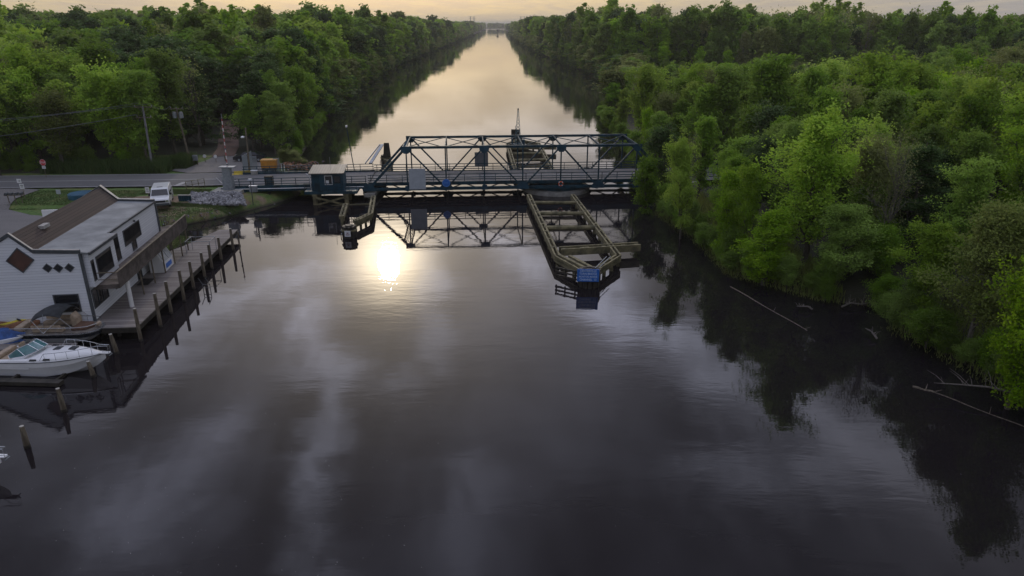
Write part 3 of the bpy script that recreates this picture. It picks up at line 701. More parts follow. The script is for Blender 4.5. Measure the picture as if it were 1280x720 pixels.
# small dolphins left of the channel
def small_dolphin(p, beam, label, sgn, signed):
    e = empty('pile_dolphin', (p.x, p.y, 0), label, 'dolphin')
    b = MB()
    for k in range(9):
        a = 2*math.pi*k/9; b.tube([(math.cos(a)*.62, math.sin(a)*.62, -1.5), (math.cos(a)*.55, math.sin(a)*.55, 1.25)], .2, 8)
    b.tube([(0, 0, .5), (0, 0, 1.35)], .42, 10); b.build('pile_cluster', M['timber_dark'], e)
    b = MB(); b.tube([(0, 0, .75), (0, 0, .92)], .84, 18); b.build('band', M['timber'], e)
    b = MB(); o = Vector((p.x, p.y, 0))
    for A, B in beam:
        A, B = A-o, B-o; n_ = (B-A).normalized().cross(Vector((0, 0, 1)))
        for k in (-.2, .2): b.bar(A+n_*k, B+n_*k, .2, .34)
        for z in (-.45,): b.bar(A+Vector((0, 0, z)), B+Vector((0, 0, z)), .3, .3)
        for t_ in (0, .33, .66, 1): q = A.lerp(B, t_); b.tube([(q.x, q.y, -1.5), (q.x, q.y, 1.1)], .15, 7)
        for t_ in (.15, .4, .65, .9): q = A.lerp(B, t_); b.bar(q-n_*.25+Vector((0, 0, .12)), q+n_*.25+Vector((0, 0, .12)), .25, .1)
    b.build('fender_beam', M['timber'], e)
    b = MB(); b.tube([(-.5, -.1*sgn, 1.0), (-.85, -.3, .2), (-.95, -.3, -.6)], .035, 6); b.tube([(-.5, .3, 1.0), (-.95, .1, .2), (-1.05, .1, -.6)], .035, 6)
    for z in (-.3, .05, .4, .75): b.tube([(-.8, -.32, z), (-.9, .12, z)], .025, 5)
    b.build('ladder', M['galv'], e)
    return e
p = gp(437, 293, .3); d1 = small_dolphin(p, [(gp(444, 277, .95), gp(463, 268, .95)), (gp(463, 268, .95), gp(467, 246, .95)), (gp(432, 256, .9), gp(427, 272, .9))], 'dark pile dolphin with a small white sign left of the channel', 1, True)
pl_ = gp(434.5, 280.2, .95); sn = empty('small_notice', (p.x, p.y-.85, .3), 'small white notice on the dark dolphin below the control house', 'sign')
b = MB(); b.box(-.31, .31, -.02, .02, 0, .62); b.build('notice_face', M['white_paint'], sn)
dt = mat('dull_red_print', (.2, .05, .06), .6)
b = MB(); b.box(-.1, .1, -.028, -.022, .34, .44); b.box(-.2, .2, -.028, -.022, .16, .24); b.build('print', dt, sn)
bm_ = [(mirp(gp(463, 268, .95)), mirp(gp(467, 246, .95))), (mirp(gp(444, 277, .95)), mirp(gp(463, 268, .95)))]
d2 = small_dolphin(mirp(p)-E1*.4, [(a-E1*.4, b-E1*.4) for a, b in bm_], 'dark pile dolphin with plank ramp beyond the bridge at left', -1, False)
q = mirp(p)-E1*.4
rb_ = empty('ramp_board', (q.x, q.y, 0), 'tall dark plank board leaning on the far left dolphin', 'board')
b = MB(); b.hexa([(-.2, -.9, 1.0), (1.0, -.9, 1.0), (1.0, -.5, 1.0), (-.2, -.5, 1.0), (.0, -.7, 3.3), (.8, -.7, 3.3), (.8, -.55, 3.3), (0, -.55, 3.3)]); b.build('boards', M['timber_dark'], rb_)
b = MB(); b.bar((-.2, -1.0, 3.1), (-1.1, -7.0, 1.2), .5, .12); b.bar((-.6, -1.0, 3.1), (-1.9, -7.0, 1.2), .1, .16); b.build('plank_ramp', M['galv'], rb_)
# board and lattice mast on the far fender nose
q = fmir[4]-E1*.5
nb_ = empty('nose_board', (q.x, q.y, 0), 'dark upright plank board on the far fender nose', 'board')
b = MB(); b.box(-1.1, .5, -.9, -.75, .4, 3.0); b.build('planks', M['timber_dark'], nb_)
b = MB(); b.tube([(-.3, -.8, 3.0), (-.3, -.8, 3.7)], .05, 6); b.build('lamp_post', M['galv'], nb_)
mp = bp_(0, 0, 0); mq = yp(647.5, 193, q.y-5.5)
ms = empty('lattice_mast', (mq.x, mq.y, 1.0), 'slender pale lattice mast standing on the far fender', 'mast')
b = MB(); hh = 6.0
for sx_, sy_ in ((-1, -1), (1, -1), (1, 1), (-1, 1)): b.bar((sx_*.55, sy_*.55, 0), (sx_*.09, sy_*.09, hh), .07)
for k in range(9):
    z0 = hh*k/9; z1 = hh*(k+1)/9; r0 = .55-.46*k/9; r1 = .55-.46*(k+1)/9
    for a, c2_ in (((-1, -1), (1, -1)), ((1, -1), (1, 1)), ((1, 1), (-1, 1)), ((-1, 1), (-1, -1))):
        b.bar((a[0]*r0, a[1]*r0, z0), (c2_[0]*r1, c2_[1]*r1, z1), .04); b.bar((c2_[0]*r0, c2_[1]*r0, z0), (a[0]*r1, a[1]*r1, z1), .04)
b.build('lattice', mat('pale_teal_paint', (.12, .22, .25), .5), ms)
b = MB(); b.box(-.12, .12, -.12, .12, hh, hh+.3); b.build('beacon', M['dgrey'], ms)
b = MB(); b.box(-1.3, 1.3, -.7, .7, .0, .12); b.box(-1.2, -.9, -.6, .6, .12, 1.1); b.box(.7, 1.2, -.6, .6, .12, .9); b.build('platform', M['steel_blue'], ms)


# ------------------------------------------------------------------ the white boathouse
HA = R(7.6); HO = Vector((-30.3, 46.4, 1.0)); HR = Matrix.Rotation(HA, 3, 'Z'); HRi = HR.inverted()
def hl(px, py, plane, val=0.0):           # photo point on a wall plane, house coordinates
    d = HRi @ ray(px, py); o = HRi @ (Vector((0, 0, CH))-HO); t = (val-o[plane])/d[plane]; return o+d*t
HL = 15.3; EV = 5.15                      # length, eave height above the ground floor
he = empty('boathouse', HO, 'two storey white clapboard boathouse with brown gable roof and diamond windows', 'building', HA)
ZR, ZV = 6.55, 5.3                        # ridge, valley
XR, XV = -4.25, -2.95
# front and back walls follow the roof profile
prof = [(0, -.6), (0, EV), (XV, ZV), (XR, ZR), (-9.2, 3.6), (-9.2, -.6)]
b = MB(); b.prism(prof, 'y', 0, .2); b.build('front_wall', M['siding'], he)
b = MB(); b.prism(prof, 'y', HL-.2, HL); b.build('back_wall', M['siding'], he)
b = MB(); b.box(-.2, -.003, .2, HL-.2, -.6, EV); b.build('side_wall', M['siding'], he)
b = MB(); b.box(-9.2, -9.0, .2, HL-.2, -.6, 3.5); b.build('side_wall', M['siding'], he)
b = MB(); b.box(0, .45, .25, 4.6, 2.55, EV-.1); b.build('bay_wall', M['siding'], he)
# roofs
def slab(x0, z0, x1, z1, t_, y0, y1, name, m):
    b = MB(); b.prism([(x0, z0), (x1, z1), (x1, z1+t_), (x0, z0+t_)], 'y', y0, y1); return b.build(name, m, he)
slab(XR, ZR+.01, XV, ZV+.01, .1, .05, HL-.25, 'brown_roof', M['shingle'])
slab(-9.7, 3.35, XR, ZR+.012, .1, .05, HL-.25, 'brown_roof', M['shingle'])
slab(XV, ZV+.01, -.05, EV+.01, .1, .05, HL-.25, 'grey_roof', M['greyroof'])
slab(-.05, EV-.0, .62, EV-.08, .12, .05, 4.9, 'grey_roof', M['greyroof'])
# parapet trims: dark edge with pale cap
b = MB()
for y0, y1 in ((-.06, .16), (HL-.22, HL+.06)):
    for (xa, za), (xb, zb) in (((0.05, EV), (XV, ZV)), ((XV, ZV), (XR, ZR)), ((XR, ZR), (-9.5, 3.45))):
        b.prism([(xa, za+.02), (xb, zb+.02), (xb, zb+.26), (xa, za+.26)], 'y', y0, y1)
build_split(b, 'gable_trim', M['dgrey'], he)
b = MB()
for y0, y1 in ((-.03, .13), (HL-.25, HL+.09)):
    for (xa, za), (xb, zb) in (((0.02, EV), (XV, ZV)), ((XV, ZV), (XR, ZR)), ((XR, ZR), (-9.5, 3.45))):
        b.prism([(xa, za+.262), (xb, zb+.262), (xb, zb+.30), (xa, za+.30)], 'y', y0, y1)
b.build('parapet_cap', M['cream'], he)
b = MB(); b.box(-.06, .10, -.06, .14, -.6, EV); b.box(-.06, .10, HL-.12, HL+.06, -.6, EV+.1); b.build('corner_trim', M['dgrey'], he)
b = MB(); b.box(.0, .12, 4.9, HL-.2, EV-.02, EV+.13); b.box(.55, .68, .05, 4.95, EV-.14, EV+.06); b.build('eave_trim', M['dgrey'], he)
b = MB(); b.box(-3.9, -3.5, 3.2, 4.1, 6.18, 6.42); b.build('roof_vent', M['cream'], he)
# windows
def framed(poly, plane, off, m=M['glass'], fr=.07, name='window', frm=None, bars=()):
    # poly in wall coordinates (a, z); plane 'x' side wall or 'y' front wall
    cx = sum(p[0] for p in poly)/len(poly); cz = sum(p[1] for p in poly)/len(poly)
    def pt(a, z, o): return (o, a, z) if plane == 'x' else (a, -o, z)
    outer = []
    for a, z in poly:
        dx, dz = a-cx, z-cz; L = max(math.hypot(dx, dz), .01); outer.append((a+dx/L*fr*1.4, z+dz/L*fr*1.4))
    f = MB(); n = len(poly)
    for i in range(n):
        j = (i+1) % n
        f.hexa([pt(*poly[i], off-.02), pt(*poly[j], off-.02), pt(*outer[j], off-.02), pt(*outer[i], off-.02), pt(*poly[i], off+.05), pt(*poly[j], off+.05), pt(*outer[j], off+.05), pt(*outer[i], off+.05)])
    w_ = f.build(name, frm or M['dgrey'], he)
    g_ = MB(); g_.loft([[pt(a, z, off+.004) for a, z in poly], [pt(a, z, off+.018) for a, z in poly]]); g_.build('pane', m, w_)
    if bars:
        k = MB()
        for (a0, z0, a1, z1) in bars: k.bar(pt(a0, z0, off+.03), pt(a1, z1, off+.03), .05)
        k.build('glazing_bar', frm or M['dgrey'], w_)
    return w_
def rectp(pts, plane, val=0):
    q = [hl(px, py, 0 if plane == 'x' else 1, val) for px, py in pts]
    return [((p.y if plane == 'x' else p.x), p.z) for p in q]
def rect(c, a, h_): return [(c[0]-a, c[1]-h_), (c[0]+a, c[1]-h_), (c[0]+a, c[1]+h_), (c[0]-a, c[1]+h_)]
# front: large diamond, three small diamonds, one square window
c_ = rectp([(25.3, 325.5)], 'y')[0]; r_ = .83
framed([(c_[0]-r_, c_[1]), (c_[0], c_[1]-r_), (c_[0]+r_, c_[1]), (c_[0], c_[1]+r_)], 'y', 0, M['curtain'])
for q_ in ((59.5, 335), (73, 335), (87, 334.5)):
    c_ = rectp([q_], 'y')[0]; r_ = .27; framed([(c_[0]-r_, c_[1]), (c_[0], c_[1]-r_), (c_[0]+r_, c_[1]), (c_[0], c_[1]+r_)], 'y', 0, fr=.05)
c_ = rectp([(84.5, 379)], 'y')[0]; framed(rect(c_, .78, .62), 'y', 0, bars=((c_[0]-.78, c_[1], c_[0]+.78, c_[1]),))
# side, upper floor
framed([(.35, 3.0), (.75, 3.0), (.75, 4.45), (.35, 4.45)], 'x', .45, fr=.04)
framed([(1.2, 2.95), (3.75, 2.95), (3.75, 4.5), (1.2, 4.5)], 'x', .45, fr=.04)
framed([(4.9, 2.75), (6.4, 2.75), (6.4, 4.55), (4.9, 4.55)], 'x', 0, fr=.04)
framed([(7.6, 3.35), (8.9, 3.35), (8.9, 2.66), (9.7, 2.66), (9.7, 3.35), (11.0, 3.35), (11.0, 4.6), (7.6, 4.6)], 'x', 0, name='door_window')
# side, ground floor
framed([(.5, .85), (2.9, .85), (2.9, 2.2), (.5, 2.2)], 'x', 0, bars=((1.3, .85, 1.3, 2.2), (2.1, .85, 2.1, 2.2)))
framed([(4.4, .9), (7.2, .9), (7.2, 2.2), (4.4, 2.2)], 'x', 0, bars=((5.8, .9, 5.8, 2.2),))
framed([(8.0, .9), (8.7, .9), (8.7, .05), (9.6, .05), (9.6, 2.2), (8.0, 2.2)], 'x', 0, name='door_window')
b = MB(); b.box(0, .05, .1, HL-.1, -.4, .02); b.build('base_board', M['dgrey'], he)
b = MB(); b.tube([(.05, 9.9, 4.85), (.18, 9.9, 4.85)], .09, 10); b.build('wall_lamp', M['dgrey'], he)
# balcony
be = he
BZ = 2.35; BX = 1.75; BY0, BY1 = .9, 17.2
b = MB(); b.box(.06, BX, BY0, BY1, BZ, BZ+.12); b.build('balcony_floor', M['balcony'], he)
b = MB(); b.box(BX-.02, BX+.06, BY0, BY1, BZ-.2, BZ-.002); b.box(.06, BX-.02, BY0-.04, BY0+.04, BZ-.2, BZ-.002); b.box(.06, BX-.02, BY1-.04, BY1+.04, BZ-.2, BZ-.002)
b.build('balcony_joist', M['balcony'], he)
b = MB(); k = int((BY1-BY0)/.15)
for i in range(k+1):
    y = BY0+i*(BY1-BY0)/k; b.box(BX+.062, BX+.09, y-.055, y+.055, BZ-.05, BZ+1.02)
b.build('balcony_balusters', M['balcony'], he)
b = MB(); b.box(BX-.02, BX+.14, BY0-.1, BY1+.1, BZ+1.03, BZ+1.08); b.box(.06, BX-.02, BY0-.06, BY0+.0, BZ+1.02, BZ+1.07); b.box(.06, BX-.02, BY0-.05, BY0-.01, BZ+.5, BZ+.55); b.build('balcony_handrail', M['pile'], he)
for i, y in enumerate((2.6, 5.2, 7.8, 10.4, 13.0, 15.2, 17.0)):
    b = MB(); th_ = .16 if i == 0 else .06
    b.tube([(BX-.1, y, 0.02), (BX-.1, y, BZ-.2)], th_, 12 if i == 0 else 8); b.build('balcony_post', M['white_paint'] if i == 0 else M['pile'], he)
b = MB(); b.box(-2.2, .2, HL+.06, HL+2.0, BZ-.1, BZ); 
for i in range(12): b.box(-2.2+i*.2, -2.15+i*.2, HL+1.9, HL+1.97, BZ, BZ+.95)
b.box(-2.2, .2, HL+1.88, HL+1.99, BZ+.95, BZ+1.0)
for xx in (-2.1, 0): b.tube([(xx, HL+1.9, -.1), (xx, HL+1.9, BZ-.1)], .07, 6)
b.build('rear_landing', M['balcony'], he)
# lean-to with pale metal roof on the landward side
ae = empty('lean_to_shed', HO+HR@Vector((-9.3, 0, 0)), 'low shed with pale metal roof on the landward side of the boathouse', 'shed', HA)
b = MB(); b.box(-3.0, -.05, 6.5, 21.0, -.2, 2.5); b.build('wall', M['siding'], ae)
b = MB(); b.prism([(-3.3, 2.52), (.0, 3.1), (.0, 3.2), (-3.3, 2.62)], 'y', 6.2, 21.3); b.build('roof', M['cream'], ae)
b = MB(); b.box(-3.4, 1.2, 21.3, 21.45, 2.5, 3.3); b.build('fascia', M['white_paint'], ae)
pe_ = empty('blue_covered_pool', gp(104, 246, 1.45), 'low round blue covered pool on the grass behind the brown roof', 'pool')
b = MB(); b.tube([(0, 0, -.1), (0, 0, .45)], 1.6, 28); b.build('pool_wall', M['bluewater'], pe_); b = MB(); b.tube([(0, 0, .451), (0, 0, .50)], 1.5, 28); b.build('cover', M['bluewater'], pe_)
# ice chest, chair and small things on the dock
ie = empty('ice_chest', HO+HR@Vector((.95, 11.6, 0.02)), 'white slope fronted ice chest on the dock below the balcony', 'ice chest', HA)
b = MB(); b.prism([(-.55, 0), (.65, 0), (.65, .9), (.2, 1.75), (-.55, 1.75)], 'y', -1.2, 1.2); b.build('cabinet', M['white'], ie, bevel=.03)
b = MB(); b.prism([(.68, .93), (.70, .95), (.27, 1.72), (.24, 1.70)], 'y', -1.0, -.1); b.prism([(.68, .93), (.70, .95), (.27, 1.72), (.24, 1.70)], 'y', .1, 1.0); b.build('lid', M['galv'], ie)
b = MB(); b.box(.66, .68, -.7, .7, .25, .65); b.build('label_plate', M['bluesign'], ie)
me_ = empty('doormat', HO+HR@Vector((.75, 8.2, 0.03)), 'black doormat in front of the lower boathouse door', 'doormat', HA)
b = MB(); b.box(-.45, .45, -.75, .75, 0, .02)
for k in range(7): b.box(-.42, .42, -.72+k*.21, -.6+k*.21, .02, .03)
b.build('rubber_mat', M['black'], me_)

# ------------------------------------------------------------------ dock
DO = Vector((-26.75, 45.4, 0)); D1 = Vector((-28.85, 70.6, 0)); DAng = math.atan2(-(D1-DO).x, (D1-DO).y); DL = (D1-DO).length
de = empty('dock', DO, 'weathered grey plank dock running beside the boathouse', 'dock', DAng)
b = MB()
outl = [(-3.55, 0), (0, 0), (0, DL), (-1.9, DL), (-3.6, DL-5.5), (-4.6, 17.5), (-4.3, 15.5)]
b.prism(outl, 'z', .90, 1.0); b.build('deck_planks', M['dock'], de)
b = MB(); b.box(-.02, .06, -.05, DL+.05, .62, .985); b.box(-3.6, -.03, -.09, -.01, .62, .985); b.box(-1.9, -.02, DL, DL+.07, .62, .985)
for y in np.arange(1.5, DL-.5, 2.6): b.box(-3.4, -.03, y, y+.15, .6, .895)
b.build('edge_beam', M['timber_dark'], de)
b = MB()
for y in np.arange(.8, DL-.5, 2.6):
    for x in (-1.7, -3.2): b.tube([(x, y, -1.5), (x, y, .6)], .14, 8)
b.build('support_piles', M['timber_dark'], de)
bk = empty('bulkhead', (-31.0, 46.2, 0), 'dark timber bulkhead holding the bank under the dock', 'retaining wall', R(5))
b = MB(); b.box(-.15, .1, 0, 22.5, -1.4, .88)
for k in range(12): b.bar((.18, .4+k*2, -1.4), (.18, .4+k*2, .85), .2)
b.build('sheeting', M['timber_dark'], bk)
def piling(base_px, top_px, zb, label, group=None, m=None, rad=.125, z_from=-1.5, taper=1.0):
    p0 = gp(*base_px, zb); p1 = yp(*top_px, p0.y); lean = Vector((p1.x-p0.x, 0, p1.z-p0.z))
    o = empty('mooring_piling', (p0.x, p0.y, 0), label, 'piling', 0, group)
    h_ = max(.4, p1.z); dx = 0 if zb > .5 else (p1.x-p0.x)/max(.3, p1.z-zb)
    b = MB(); b.tube([(dx*(z-zb), 0, z) for z in (z_from, zb, (zb+h_)/2, h_)], [rad*1.08, rad*1.05, rad, rad*.9*taper], 10); b.build('post', m or M['pile'], o)
    b = MB(); b.tube([(dx*(h_-zb), 0, h_), (dx*(h_-zb), 0, h_+.025)], rad*.93*taper, 10); b.build('cut_top', M['concrete'], o)
    b = MB(); b.tube([(dx*(z-zb), 0, z) for z in (-.6, .16)], rad*1.13, 10); b.build('wet_band', M['timber_dark'], o)
    return o
VERT = True
names = ['nearest dock edge piling beside the front corner of the dock', 'second dock edge piling from the boats', 'third dock edge piling from the boats', 'fourth dock edge piling, before the swim ladder', 'fifth dock edge piling, opposite the ice chest', 'sixth dock edge piling beside the swim ladder', 'seventh dock edge piling from the boats', 'dock edge piling near the gangway frame', 'farthest dock edge piling at the end of the dock']
for (bx, by, tx, ty), nm in zip([(173, 410, 168, 386), (198, 393, 188.5, 367), (211.5, 377, 206, 352), (228, 362, 220.5, 338), (240, 347, 233, 327), (254, 334, 247, 316), (263, 323, 257, 306), (275, 313, 267, 297), (290, 301, 279, 286)], names):
    piling((bx, by), (tx, ty), 1.0, nm, 'pilings along the dock edge')
for (bx, by, tx, ty), nm in zip([(146, 441, 138, 418), (117, 470, 110, 452), (80, 513, 72, 486), (34, 558, 27, 533)], ['short tan piling in the water right of the white cruiser bow', 'tan piling in the water in front of the white cruiser', 'leaning piling standing alone below the white cruiser', 'leaning piling with ragged top near the left edge of the water']):
    piling((bx, by), (tx, ty), 0.05, nm, 'mooring pilings off the slips', M['pile'], .15, taper=.8)
piling((300.5, 316), (297.5, 290), 0.02, 'thin stake standing alone in the water beyond the dock end', None, M['pile'], .06)
# swim ladder off the dock and gangway frame
se = empty('swim_ladder', gp(250, 350, .9), 'dark metal swim ladder frame hung on the outer dock edge', 'ladder')
b = MB()
for x in (0, .6): b.tube([(x, -.3, .3), (x+.3, -.3, -.3), (x+.3, -.3, -1.5)], .03, 6)
for z in (-.3, -.6): b.tube([(.3, -.3, z), (.9, -.3, z)], .025, 6)
b.build('frame', M['dgrey'], se)
ge = empty('gangway_frame', gp(249, 318, 1.0), 'thin grey pipe frame standing on the far part of the dock', 'frame', DAng)
b = MB()
for x in (-1.1, 1.1):
    for y in (0, 1.6): b.tube([(x, y, 0), (x, y, 1.25)], .025, 6)
for y in (0, 1.6): b.tube([(-1.1, y, 1.25), (1.1, y, 1.25)], .025, 6)
for x in (-1.1, 1.1): b.tube([(x, 0, 1.25), (x, 1.6, 1.25)], .025, 6)
b.build('pipes', M['galv'], ge)

# ------------------------------------------------------------------ boats (bow towards +X)
def hull_rings(L, B, H, n=22, m=15, sheer=.35, vee=.6, bowpow=2.2, keel=-.35, flare=.82):
    rings = []
    for i in range(n+1):
        t_ = i/n; x = t_*L; wdt = B/2*(1-max(0, (t_-.42)/.58)**bowpow); wdt = max(wdt, .03)
        sh = H+sheer*t_**1.6; kz = keel+(max(0, (t_-.62)/.38)**2.2)*(H*.9-keel)
        chw = wdt*flare*(1-.35*max(0, (t_-.5)/.5)); chz = kz+vee*.35+(.35*max(0, (t_-.5)/.5))
        chz = min(chz, sh-.12); kz = min(kz, chz-.02)
        r = [(x, -wdt, sh), (x, -wdt*.985, sh*.66+chz*.34), (x, -chw-(wdt-chw)*.35, sh*.3+chz*.7), (x, -chw, chz), (x, -chw*.5, (chz+kz)/2), (x, 0, kz), (x, chw*.5, (chz+kz)/2), (x, chw, chz), (x, chw+(wdt-chw)*.35, sh*.3+chz*.7), (x, wdt*.985, sh*.66+chz*.34), (x, wdt, sh)]
        rings.append(r)
    return rings
def cruiser(loc, rz, label, L=9.0, B=2.9, full=True):
    e = empty('motor_cruiser', loc, label, 'motor boat', rz)
    rg = hull_rings(L, B, 1.05); b = MB(); b.loft(rg); b.build('hull', M['white'], e, smooth=False)
    # deck: raised foredeck crown and pulpit
    top = []
    for i, r in enumerate(rg):
        t_ = i/(len(rg)-1); w_ = abs(r[0][1]); sh = r[0][2]; x = r[0][0]
        cr = .62*math.sin(math.pi*min(1, max(0, (t_-.30)/.66)))**.8 if t_ > .3 else .0
        k = max(.02, w_-.06); row = [(x, -k, sh-.02)]
        for a in (-.9, -.72, -.5, -.25, 0, .25, .5, .72, .9): row.append((x, a*k, sh+.03+cr*(1-abs(a)**2.6)*.75))
        row.append((x, k, sh-.02)); top.append(row)
    st = 7; b = MB(); b.loft(top[st:]); b.build('foredeck', M['white'], e, smooth=True)
    pb = MB(); pb.prism([(L-.5, -.22), (L+.35, -.17), (L+.5, 0), (L+.35, .17), (L-.5, .22)], 'z', 1.36, 1.44); pb.build('bow_pulpit', M['white'], e, bevel=.02)
    # cockpit: coaming, sole, seats
    b = MB()
    for s_ in (-1, 1): b.hexa([(0, s_*(B/2-.34), .5), (st*L/22+.6, s_*(B/2-.34), .5), (st*L/22+.6, s_*(B/2-.03), .5), (0, s_*(B/2-.03), .5), (0, s_*(B/2-.34), 1.12), (st*L/22+.6, s_*(B/2-.34), 1.3), (st*L/22+.6, s_*(B/2-.03), 1.22), (0, s_*(B/2-.03), 1.09)])
    b.box(0, .2, -B/2+.35, B/2-.35, .5, 1.1); b.build('coaming', M['white'], e, bevel=.03)
    b = MB(); b.box(.2, st*L/22+.2, -B/2+.35, B/2-.35, 1.06, 1.075); b.build('cockpit_sole', M['tan'], e)
    b = MB(); b.box(.25, .8, -B/2+.4, B/2-.4, 1.08, 1.35); b.box(1.7, 2.25, .2, .85, 1.08, 1.45); b.box(1.62, 1.75, .2, .85, 1.45, 1.85); b.build('seat', M['tan'], e, bevel=.05)
    # raked windscreen wrapped around the helm
    x0 = st*L/22+.2; b = MB()
    lo = [(x0-1.1, -B/2+.2, 1.33), (x0+.1, -B/2+.34, 1.50), (x0+.85, -.55, 1.72), (x0+.95, 0, 1.75), (x0+.85, .55, 1.72), (x0+.1, B/2-.34, 1.50), (x0-1.1, B/2-.2, 1.33)]
    hi = [(x0-1.25, -B/2+.3, 1.50), (x0-.55, -B/2+.5, 1.98), (x0+.05, -.5, 2.18), (x0+.1, 0, 2.2), (x0+.05, .5, 2.18), (x0-.55, B/2-.5, 1.98), (x0-1.25, B/2-.3, 1.50)]
    for i in range(6): b.hexa([lo[i], lo[i+1], tuple(Vector(lo[i+1])+Vector((-.02, 0, 0))), tuple(Vector(lo[i])+Vector((-.02, 0, 0))), hi[i], hi[i+1], tuple(Vector(hi[i+1])+Vector((-.02, 0, 0))), tuple(Vector(hi[i])+Vector((-.02, 0, 0)))])
    ws = b.build('windscreen', M['teal_glass'], e)
    b = MB(); b.tube(hi, .03, 6); b.tube(lo, .025, 6)
    for i in range(7): b.tube([lo[i], hi[i]], .022, 5)
    b.build('screen_frame', M['alu'], ws)
    # hatches, side portholes, rubbing strake, bow rail
    def dz_(x, y): 
        t_ = x/L; i = min(21, int(t_*22)); w_ = abs(rg[i][0][1])-.06; cr = .62*math.sin(math.pi*min(1, max(0, (t_-.30)/.66)))**.8; return rg[i][0][2]+.03+cr*(1-abs(y/max(w_, .1))**2.6)*.75
    for hx in (5.2, 6.5):
        b = MB(); z_ = dz_(hx+.2, 0)+.02; z1_ = dz_(hx-.25, .0)+.03; b.hexa([(hx-.3, -.28, z1_-.06), (hx+.25, -.28, z_-.06), (hx+.25, .28, z_-.06), (hx-.3, .28, z1_-.06), (hx-.3, -.28, z1_+.02), (hx+.25, -.28, z_+.02), (hx+.25, .28, z_+.02), (hx-.3, .28, z1_+.02)]); b.build('deck_hatch', M['glass'], e)
    for hx in (3.9, 5.0):
        i = int(hx/L*22); w_ = abs(rg[i][0][1]); z_ = rg[i][0][2]
        for s_ in (-1, 1): b = MB(); b.hexa([(hx-.28, s_*(w_-.10), z_+.07), (hx+.28, s_*(w_-.13), z_+.09), (hx+.25, s_*(w_-.18), z_+.2), (hx-.22, s_*(w_-.16), z_+.2), (hx-.28, s_*(w_-.04), z_+.07), (hx+.28, s_*(w_-.07), z_+.09), (hx+.25, s_*(w_-.12), z_+.22), (hx-.22, s_*(w_-.10), z_+.22)]); b.build('porthole', M['glass'], e)
    b = MB(); b.tube([Vector(r[0])+Vector((0, -.01, -.04)) for r in rg], .035, 5); b.tube([Vector(r[10])+Vector((0, .01, -.04)) for r in rg], .035, 5); b.build('rub_rail', M['dgrey'], e)
    b = MB()
    rl = lambda s_: [Vector((rg[i][0][0], s_*(abs(rg[i][0][1])-.08), rg[i][0][2]+.62)) for i in range(12, 22, 1)]
    A = rl(-1); Bq = rl(1); A.append(Vector((L+.4, -.12, 2.0))); Bq.append(Vector((L+.4, .12, 2.0)))
    b.tube(A+list(reversed(Bq)), .024, 6)
    for q_ in A[::2]+Bq[::2]: b.tube([q_, (q_.x, q_.y, q_.z-.62)], .016, 5)
    b.tube([A[0], (A[0].x-.5, A[0].y, A[0].z-.6)], .018, 5); b.tube([Bq[0], (Bq[0].x-.5, Bq[0].y, Bq[0].z-.6)], .018, 5)
    b.build('bow_rail', M['alu'], e)
    b = MB(); b.tube([(L-.2, 0, 1.45), (L+.55, 0, 1.42)], .03, 6); b.bar((L+.45, -.2, 1.25), (L+.45, .2, 1.25), .05); b.build('anchor', M['galv'], e)
    return e
q = gp(124, 446, 1.2)
CR = cruiser((q.x-7.0, q.y+.75, .12), R(-3.0), 'white motor cruiser with teal tinted windscreen moored in the front slip')
CR.scale = (.8, .84, .86)
q = gp(16, 566, 1.1)
C2 = cruiser((q.x-7.5, q.y-.2, .1), R(-2), 'white boat bow with steel rail entering at the left edge')

